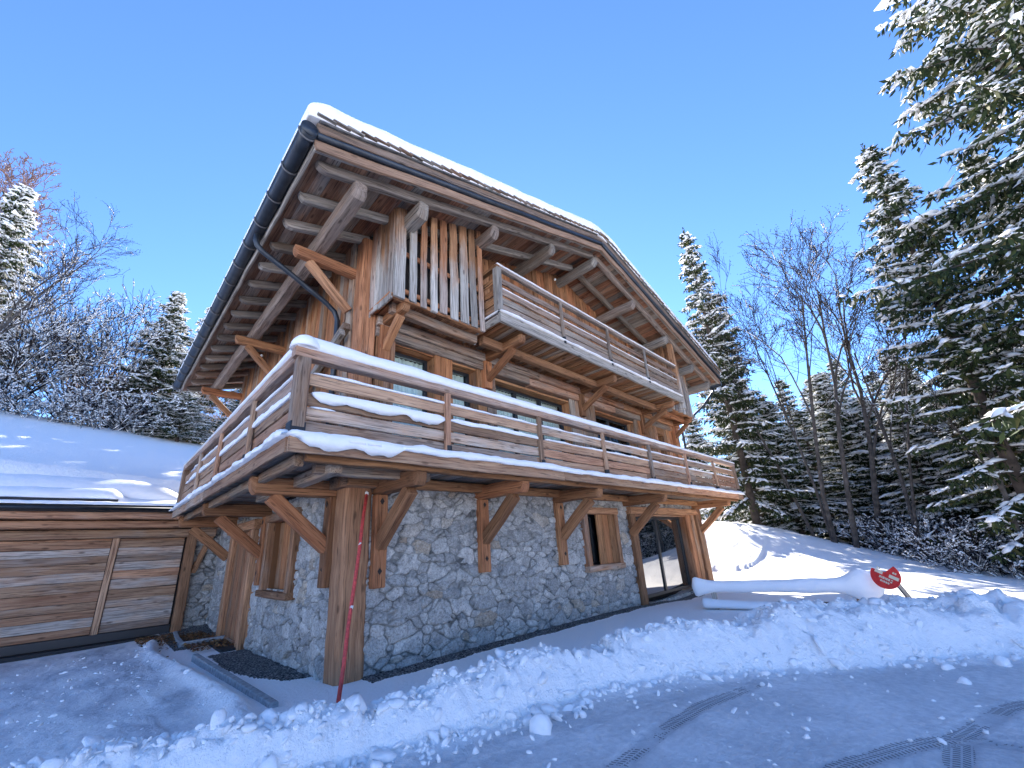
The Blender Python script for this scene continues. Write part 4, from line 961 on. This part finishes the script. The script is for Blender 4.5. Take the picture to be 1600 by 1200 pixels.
def conifer_meshes(name,H,Rm,seed,dens=1.0,snow=1.0,full=.9,low=.06):
    rg=np.random.RandomState(seed); nv=[];sv=[];bv=[];bf=[]
    twb=[];tws=[]
    z=low*H
    bough=[]
    while z<H*.985:
        t=z/H; L0=Rm*(1-t)**.82*(.75+.35*rg.rand())+.12
        if t<.12: L0*=.8
        k=int(rg.randint(4,8))
        a0=rg.rand()*6.28
        for i in range(k):
            if rg.rand()>full: continue
            bough.append((z+rg.normal()*.1,a0+i*6.28/k+rg.normal()*.25,L0*rg.uniform(.6,1.18)))
        z+=(.24+.26*(1-t))*H/16
    N4=[];S=[]
    for (z,a,L) in bough:
        t=z/H; d=np.array([math.cos(a),math.sin(a),0]); s=np.array([-d[1],d[0],0]); up0=.45*t-.12+rg.normal()*.08
        n=max(5,int(L/.11*dens)); 
        droop=rg.uniform(.16,.34)
        def pt(u): return np.array([0,0,z])+d*L*u+np.array([0,0,L*(up0*u-droop*u*u*1.3+.22*u**3)])
        P=[pt(u) for u in (0,.33,.66,1)]
        v,f2=tube(P,[.012+.010*L,.010+.006*L,.012,.004],4,False); b=len(bv); bv+=v; bf+=[tuple(q+b for q in g) for g in f2]
        for j in range(n):
            u=.12+.88*(j+rg.rand())/n; p=pt(u); tl=(.16+.62*L*.30*math.sin(math.pi*min(1,.25+u*.72)))*rg.uniform(.6,1.2)
            for sg_ in (-1,1):
                if rg.rand()<.08: continue
                dv=d*rg.uniform(.35,.9)+s*sg_*rg.uniform(.6,1.1)+np.array([0,0,rg.uniform(-.65,.05)]); dv/=np.linalg.norm(dv)
                m=max(2,int(tl/.13))
                for q in range(m):
                    c=p+dv*tl*(q+.2)/m-np.array([0,0,.25*tl*((q+.5)/m)**2]); ln=rg.uniform(.14,.27); 
                    e=dv*rg.uniform(.4,1)+rg.normal(size=3)*.42+np.array([0,0,-.18]); e/=np.linalg.norm(e)
                    w=np.cross(e,rg.normal(size=3)); w/=np.linalg.norm(w)+1e-6; w*=rg.uniform(.022,.046)
                    N4.append(np.stack([c,c+e*ln*.45+w,c+e*ln,c+e*ln*.45-w]))
                if rg.rand()<.30*snow*(.5+.8*u):
                    c=p+dv*tl*rg.uniform(.15,.7)+np.array([0,0,.03]); S.append((c,dv+np.array([0,0,-.1]),rg.uniform(.09,.27),rg.uniform(.035,.085)))
            if rg.rand()<.42*snow: big=1.7 if rg.rand()<.12 else 1; S.append((p+np.array([0,0,.04]),d+np.array([0,0,up0-droop*u*1.6])+rg.normal(size=3)*.15,rg.uniform(.10,.30)*(.6+.4*min(1,L))*big,rg.uniform(.045,.10)*big))
            # hanging sprays
            for q in range(2):
                e=np.array([rg.normal()*.3,rg.normal()*.3,-1]); e/=np.linalg.norm(e); w=np.cross(e,rg.normal(size=3)); w/=np.linalg.norm(w)+1e-6; ln=rg.uniform(.12,.32)
                N4.append(np.stack([p,p+e*ln*.5+w*.035,p+e*ln,p+e*ln*.5-w*.035]))
    # top leader
    for q in range(60):
        zz=H-rg.rand()**1.3*.9; a=rg.rand()*6.28; e=np.array([math.cos(a)*.7,math.sin(a)*.7,.5]); c=np.array([0,0,zz]); w=np.cross(e,rg.normal(size=3));w/=np.linalg.norm(w); ln=.08+.3*(H-zz)
        N4.append(np.stack([c,c+e*ln*.5+w*.03,c+e*ln,c+e*ln*.5-w*.03]))
    V=np.concatenate(N4); F=np.arange(len(V)).reshape(-1,4)
    crown=npmesh(name+'_crown',V,F,None,False); crown.materials.append(M_NEED)
    vs=[];fs=[];n=0
    for (c,dv,l,w) in S:
        dv=np.asarray(dv)/np.linalg.norm(dv); sdv=np.cross(dv,[0,0,1]);sdv/=np.linalg.norm(sdv)+1e-6; up=np.cross(sdv,dv)
        A=np.stack([dv*l,sdv*w*rg.uniform(.8,1.5),up*w*.75]); v=(OCT*(1+rg.normal(size=(8,1))*.16))@A+c; vs.append(v);fs.append(OCTF+n);n+=8
    sn=npmesh(name+'_snow',np.concatenate(vs),np.concatenate(fs)); sn.materials.append(M_TSNOW)
    rs=[.011*H*(1-i/8)**.9+.012 for i in range(9)]
    v,f2=tube([(.03*math.sin(i),.03*math.cos(i*1.3),-.5+(H+.4)*i/8) for i in range(9)],rs,9); b=len(bv)
    bv+=v; bf+=[tuple(q+b for q in g) for g in f2]
    tk=npmesh(name+'_trunk',np.array(bv),bf); tk.materials.append(M_BARK)
    return tk,crown,sn
CONS=[conifer_meshes('spruce_a',16,2.7,11,1.0,1.05),conifer_meshes('spruce_b',16,3.3,23,.9,1.2,.85),conifer_meshes('spruce_c',12,3.0,37,1.,2.4,.95),conifer_meshes('spruce_d',17,5.6,51,1.0,1.0,.9,.2)]
CH=[16,16,12,17]
def plant(name,meshes,names,loc,rotz,sc,label,cat,group,rxy=(0,0)):
    r=bpy.data.objects.new(name,None); C.objects.link(r); r.location=loc; r.rotation_euler=(Matrix.Rotation(rxy[1],3,'Y')@Matrix.Rotation(rxy[0],3,'X')@Matrix.Rotation(rotz,3,'Z')).to_euler(); r.scale=sc
    tag(r,label,cat,group)
    for me,nm in zip(meshes,names):
        o=bpy.data.objects.new(nm,me); C.objects.link(o); o.parent=r
    return r
CON=[ # x,y,ztop,kind,width,label
(18.7,0,18.2,0,.85,'tall slim spruce rising just right of the chalet roof end','r'),
(20.7,.3,14.3,1,.75,'shorter spruce close behind the tall slim one by the roof end','r'),
(14.4,-7.4,14.1,0,.95,'spruce with a ragged tip just left of the tallest tree','r'),
(13.0,-10.6,20.5,3,1.0,'tallest dark spruce filling the upper right corner','r'),
(15.6,-9.6,12.6,1,1.2,'spruce at the right edge in front of the tallest one','r'),
(23.7,.9,11.3,2,1.1,'snow laden spruce behind the end of the long balcony','r'),
(28.5,-6.1,10.8,2,1.15,'pointed spruce behind the bare trees, right of the wide bare crown','r'),
(26.4,-7.8,8.1,0,1.1,'small spruce in the wood left of the right-hand trunks','r'),
(31.4,-3.5,12.3,1,1.0,'spruce behind the forked bare tree in the middle of the wood','r'),
(30.2,-10.0,9.0,2,1.2,'broad low spruce behind the sign near the right edge','r'),
(28.1,-.8,11.0,0,1.2,'spruce between the slim one and the bare trees','r'),
(34.9,-12.3,12.4,1,1.1,'distant spruce at the far right edge of the wood','r'),
(33.5,-7.1,9.7,0,1.2,'distant spruce low in the middle of the right-hand wood','r'),
(25.4,-4.4,7.9,2,1.3,'bushy low spruce right behind the grey trunks','r'),
(23.2,-2.0,7.5,1,1.3,'bushy low spruce beside the first grey trunks','r'),
(22.4,-7.8,5.7,2,1.4,'small bushy spruce above the sign','r'),
(26,4.5,9.5,2,1.2,'spruce hidden low behind the balcony end','r'),
(31,1.5,8.5,1,1.4,'far low spruce left of the grey trunks','r'),
(24.8,-3.2,9.6,2,1.3,'snowy spruce directly behind the widest bare crown','r'),
(27.0,-2.6,10.2,2,1.2,'snowy spruce behind the left grey trunks','r'),
(22.0,-.9,8.0,2,1.3,'dense low spruce near the foot of the slim spruce','r'),
(25.0,-6.3,9.0,2,1.4,'dense snowy spruce between the pale trunk and the right edge','r'),
(22.6,-9.4,8.6,2,1.4,'dense snowy spruce at the right edge above the field','r'),
(29.6,-8.6,10.4,2,1.3,'spruce behind the dense ones at the right','r'),
(20.4,-7.6,7.4,2,1.2,'young spruce closest behind the leaning bare tree','r'),
(21.4,-5.6,6.6,2,1.1,'young spruce behind the pale trunk','r'),
(34,-5,11.5,1,1.3,'far spruce closing the gap between the bare trees','r'),
(36,-1,12,1,1.3,'far spruce low behind the alder tops','r'),
(19.4,-10.6,9.5,2,1.2,'snowy spruce at the far right, under the tallest one','r'),
(-8.0,20.7,19.4,2,.75,'snow covered spruce at the left edge of the picture','l'),
(-1.5,21.2,16.5,2,.85,'pointed young spruce on the slope left of the roof gutter','l'),
(.6,25.1,18.2,2,.8,'spruce half hidden by the roof gutter','l'),
(-9.8,23.4,17.5,1,.8,'dark spruce behind the one at the left edge','l'),
(2.2,19.5,12.0,1,.9,'low spruce below the eaves on the left','l'),
(-.4,18.6,10.2,2,.9,'snowy low spruce at the foot of the pointed young one','l'),
(8,24,22,1,1.2,'unseen spruce added behind the middle of the chalet roof to shade the left slope','b'),(7,19.5,18,1,1.1,'shorter unseen spruce right behind the chalet, added for its shadow','b'),(10.5,31,26,1,1.3,'highest unseen spruce uphill behind the chalet, added for its shadow','b'),(15,30,24,0,1.4,'unseen spruce behind the right half of the roof, added for its shadow','b')]  # last row: unseen spruces, added to cast shade on the left slope
for i,(x,y,zt,kd,wd,lb,sd_) in enumerate(CON):
    z0=gz(x,y); k=(zt-z0)/CH[kd]; plant('spruce_tree',CONS[kd],('trunk','crown','snow'),(x,y,z0),i*1.37,(k*.5+wd*.5,k*.5+wd*.5,k),lb,'conifer',{'r':'spruces of the right-hand wood','l':'spruces on the left slope','b':'unseen spruces added behind the chalet for their shade'}[sd_])
# bare trees
def bare_meshes(name,H,seed,stems=1,spread=.5,mat=M_TWIG,bmat=M_BARK2,snow=.5,cones=0,lean=(0,0),r0=None,ft=.35,depth=4,sub=6,tw=.007):
    rg=np.random.RandomState(seed); V=[];F=[];TV=[];TF=[];S=[];K=[]
    def seg(P,Rr,n,big):
        v,f2=tube(P,Rr,n,False); W,G=(V,F) if big else (TV,TF); b=len(W); W.extend(v); G.extend([tuple(q+b for q in g) for g in f2])
    def grow(p,d,L,r,lv):
        n=5 if lv<2 else 4; P=[p];q=Vector(p);dd=Vector(d).normalized();Rr=[r]
        for i in range(n):
            dd=(dd+Vector(rg.normal(size=3))*(.07 if lv==0 else .16)+Vector((0,0,.05 if lv>0 else .02))).normalized(); q=q+dd*(L/n); P.append(q.copy()); Rr.append(max(tw,r*(1-.72*(i+1)/n)))
        seg(P,Rr,7 if lv==0 else (5 if lv==1 else 3),lv<=1)
        hz=1-abs(dd.z)
        if rg.rand()<snow*(1.0 if lv<3 else .35) and hz>.12:
            for i in range(1,n):
                if rg.rand()<.7:
                    a=(P[i+1]-P[i]); S.append((np.array((P[i]+a*.5)[:])+np.array([0,0,Rr[i]*.9+.01]),np.array(a[:]),a.length*.5,Rr[i]*1.0+(.024 if stems>5 else .012)))
        if cones and lv>=depth-2:
            for i in range(cones):
                c=P[-1]+Vector(rg.normal(size=3))*.1; K.append(c[:])
        if lv>=depth: return
        m=sub if lv<2 else (4 if lv<4 else 3); m=int(m*(1.5 if lv==0 else 1))
        for j in range(m):
            u=(ft if lv==0 else .22)+(1-(ft if lv==0 else .22))*(j+rg.rand()*.8)/m; i=min(n-1,int(u*n)); c=P[i].lerp(P[i+1],u*n-i); ax=(P[i+1]-P[i]).normalized()
            o=Vector(rg.normal(size=3)); o=(o-ax*o.dot(ax)).normalized(); an=rg.uniform(.35,.85)*(1 if lv else spread*1.6)
            nd=(ax*math.cos(an)+o*math.sin(an)); nd.z+=.12
            grow(c,nd,L*rg.uniform(.38,.58)*(1.05-.45*u if lv==0 else 1),max(tw,Rr[i]*(.62 if lv==0 else .52)),lv+1)
    for s in range(stems):
        a=rg.rand()*6.28; d=Vector((math.cos(a)*spread*(stems>1)+lean[0],math.sin(a)*spread*(stems>1)+lean[1],1)); 
        grow(Vector((0,0,-.4))+Vector((math.cos(a),math.sin(a),0))*(.12 if stems>1 else 0),d,H*rg.uniform(.8,1),(r0 or H*.011)*(1 if stems==1 else rg.uniform(.6,1)),0)
    out=[]
    tk=npmesh(name+'_trunk',np.array(V),F); tk.materials.append(bmat); cr=npmesh(name+'_crown',np.array(TV),TF); cr.materials.append(mat); out=[tk,cr]
    vs=[];fs=[];n=0
    for (c,dv,l,w) in S:
        dv=dv/np.linalg.norm(dv); sdv=np.cross(dv,[0,0,1]);sdv/=np.linalg.norm(sdv)+1e-6; up=np.cross(sdv,dv)
        v=(OCT*(1+rg.normal(size=(8,1))*.14))@np.stack([dv*l,sdv*w,up*w])+c; vs.append(v);fs.append(OCTF+n);n+=8
    if vs:
        sn=npmesh(name+'_snow',np.concatenate(vs),np.concatenate(fs)); sn.materials.append(M_TSNOW); out.append(sn)
    if K:
        vs=[];fs=[];n=0
        for c in K: vs.append(OCT*np.array([.022,.022,.03])+c);fs.append(OCTF+n);n+=8
        co=npmesh(name+'_cones',np.concatenate(vs),np.concatenate(fs)); co.materials.append(M_TWIG); out.append(co)
    return out
BN=('trunk','crown','snow','cones')
BA=bare_meshes('alder_a',12.8,3,1,.26,cones=2,snow=.45,ft=.42,sub=4,depth=4,r0=.11,tw=.010); BB=bare_meshes('alder_b',12,8,1,.36,cones=2,snow=.5,ft=.32,sub=5,depth=4,r0=.12,tw=.010); BC=bare_meshes('alder_c',12.5,14,2,.10,cones=2,snow=.5,ft=.35,sub=4,depth=4,r0=.11,tw=.010)
BS=bare_meshes('shrub_a',5.5,5,13,.62,snow=1.3,ft=.2,depth=3,sub=6,r0=.035,bmat=M_TWIG,tw=.007)
BT=bare_meshes('shrub_b',1.9,6,16,.9,snow=1.0,ft=.15,depth=3,sub=4,r0=.014,bmat=M_TWIG,tw=.005)
BR=bare_meshes('birch_a',11,19,1,.35,mat=M_TWIGR,snow=.15,ft=.25,depth=5,sub=6,tw=.012)
BO=bare_meshes('thicket_a',3.2,26,14,.7,mat=M_RUST,bmat=M_RUST,snow=.15,ft=.1,depth=3,sub=6,r0=.02,tw=.007)
TR=[(17.3,-3.3,BA,.90,(0,.02),.3,'bare alder with a grey trunk, left one of the trunks standing by the wood edge'),
(17.7,-2.6,BC,.84,(-.02,-.03),1.2,'bare alder whose tall thin tops rise beside the slim spruce'),
(18.4,-3.9,BB,.92,(.13,.14),2.0,'bare alder with the widest open crown against the sky'),
(16.6,-5.0,BC,.72,(.18,.18),4.1,'bare alder with a leaning trunk nearest the red sign'),
(13.9,-6.9,BB,.55,(.10,.06),5.2,'bare young tree close to the right edge with crossing limbs'),
(19.1,-1.9,BA,.70,(-.04,-.05),3.3,'bare alder standing in front of the bushy low spruces')]
for x,y,ms_,k,rx,rz,lb in TR: plant('bare_tree',ms_,BN,(x,y,gz(x,y)),rz,(k,k,k),lb,'bare tree','bare trees at the wood edge',rx)
plant('bare_tree',BB,BN,(-7.6,15.6,gz(-7.6,15.6)),2.5,(.62,.62,.62),'bare tree whose long limb reaches over the left slope','bare tree',None,(.0,.42))
plant('birch_tree',BR,BN,(-9.9,27.8,gz(-9.9,27.8)),1.0,(1.2,1.2,1.2),'reddish twigged bare birch at the top of the left edge','birch',None)
SH=[(-3.8,22.2,BS,1.30,0,'large many stemmed snowy shrub left of the pointed young spruce'),(-6.4,20.0,BS,1.0,2,'snowy shrub under the spruce at the left edge'),
(-3.1,19.0,BT,1.3,1,'low snowy shrub below the large many stemmed one'),(-4.9,18.1,BT,1.0,3,'small round snowy shrub at the left of the slope'),(-1.6,19.4,BT,1.5,4,'low snowy shrub at the foot of the young spruce'),
(-6.3,18.4,BT,1.2,5,'low snowy shrub at the very left of the slope')]
for x,y,ms_,k,rz,lb in SH: plant('snowy_shrub',ms_,BN,(x,y,gz(x,y)-.05),rz,(k,k,k),lb,'shrub','snowy shrubs on the left slope')
for x,y,k,lb in ((-1.6,25,1.6,'rust brown thicket behind the shrubs on the left slope'),(1.0,30,1.8,'rust brown thicket beside the roof gutter'),):
    plant('brown_thicket',BO,BN,(x,y,gz(x,y)),k,(k,k,k),lb,'thicket','rust brown thickets behind the shrubs')
for i,(x,y,k,lb) in enumerate(((15.4,-5.8,1.,'twiggy snowy bush behind the red sign'),(14.6,-7.0,1.1,'twiggy snowy bush at the right edge of the field'),(17.5,-6.5,1.4,'larger twiggy bush behind the sign, deeper in the wood'),(19,-4.6,1.3,'twiggy bush between the grey trunks'),(21,-9,1.9,'tall snowy bush far behind the right edge of the field'))):
    plant('bare_bush',BT,BN,(x,y,gz(x,y)-.05),i*1.1,(k,k,k),lb,'bush','bare bushes along the wood edge')
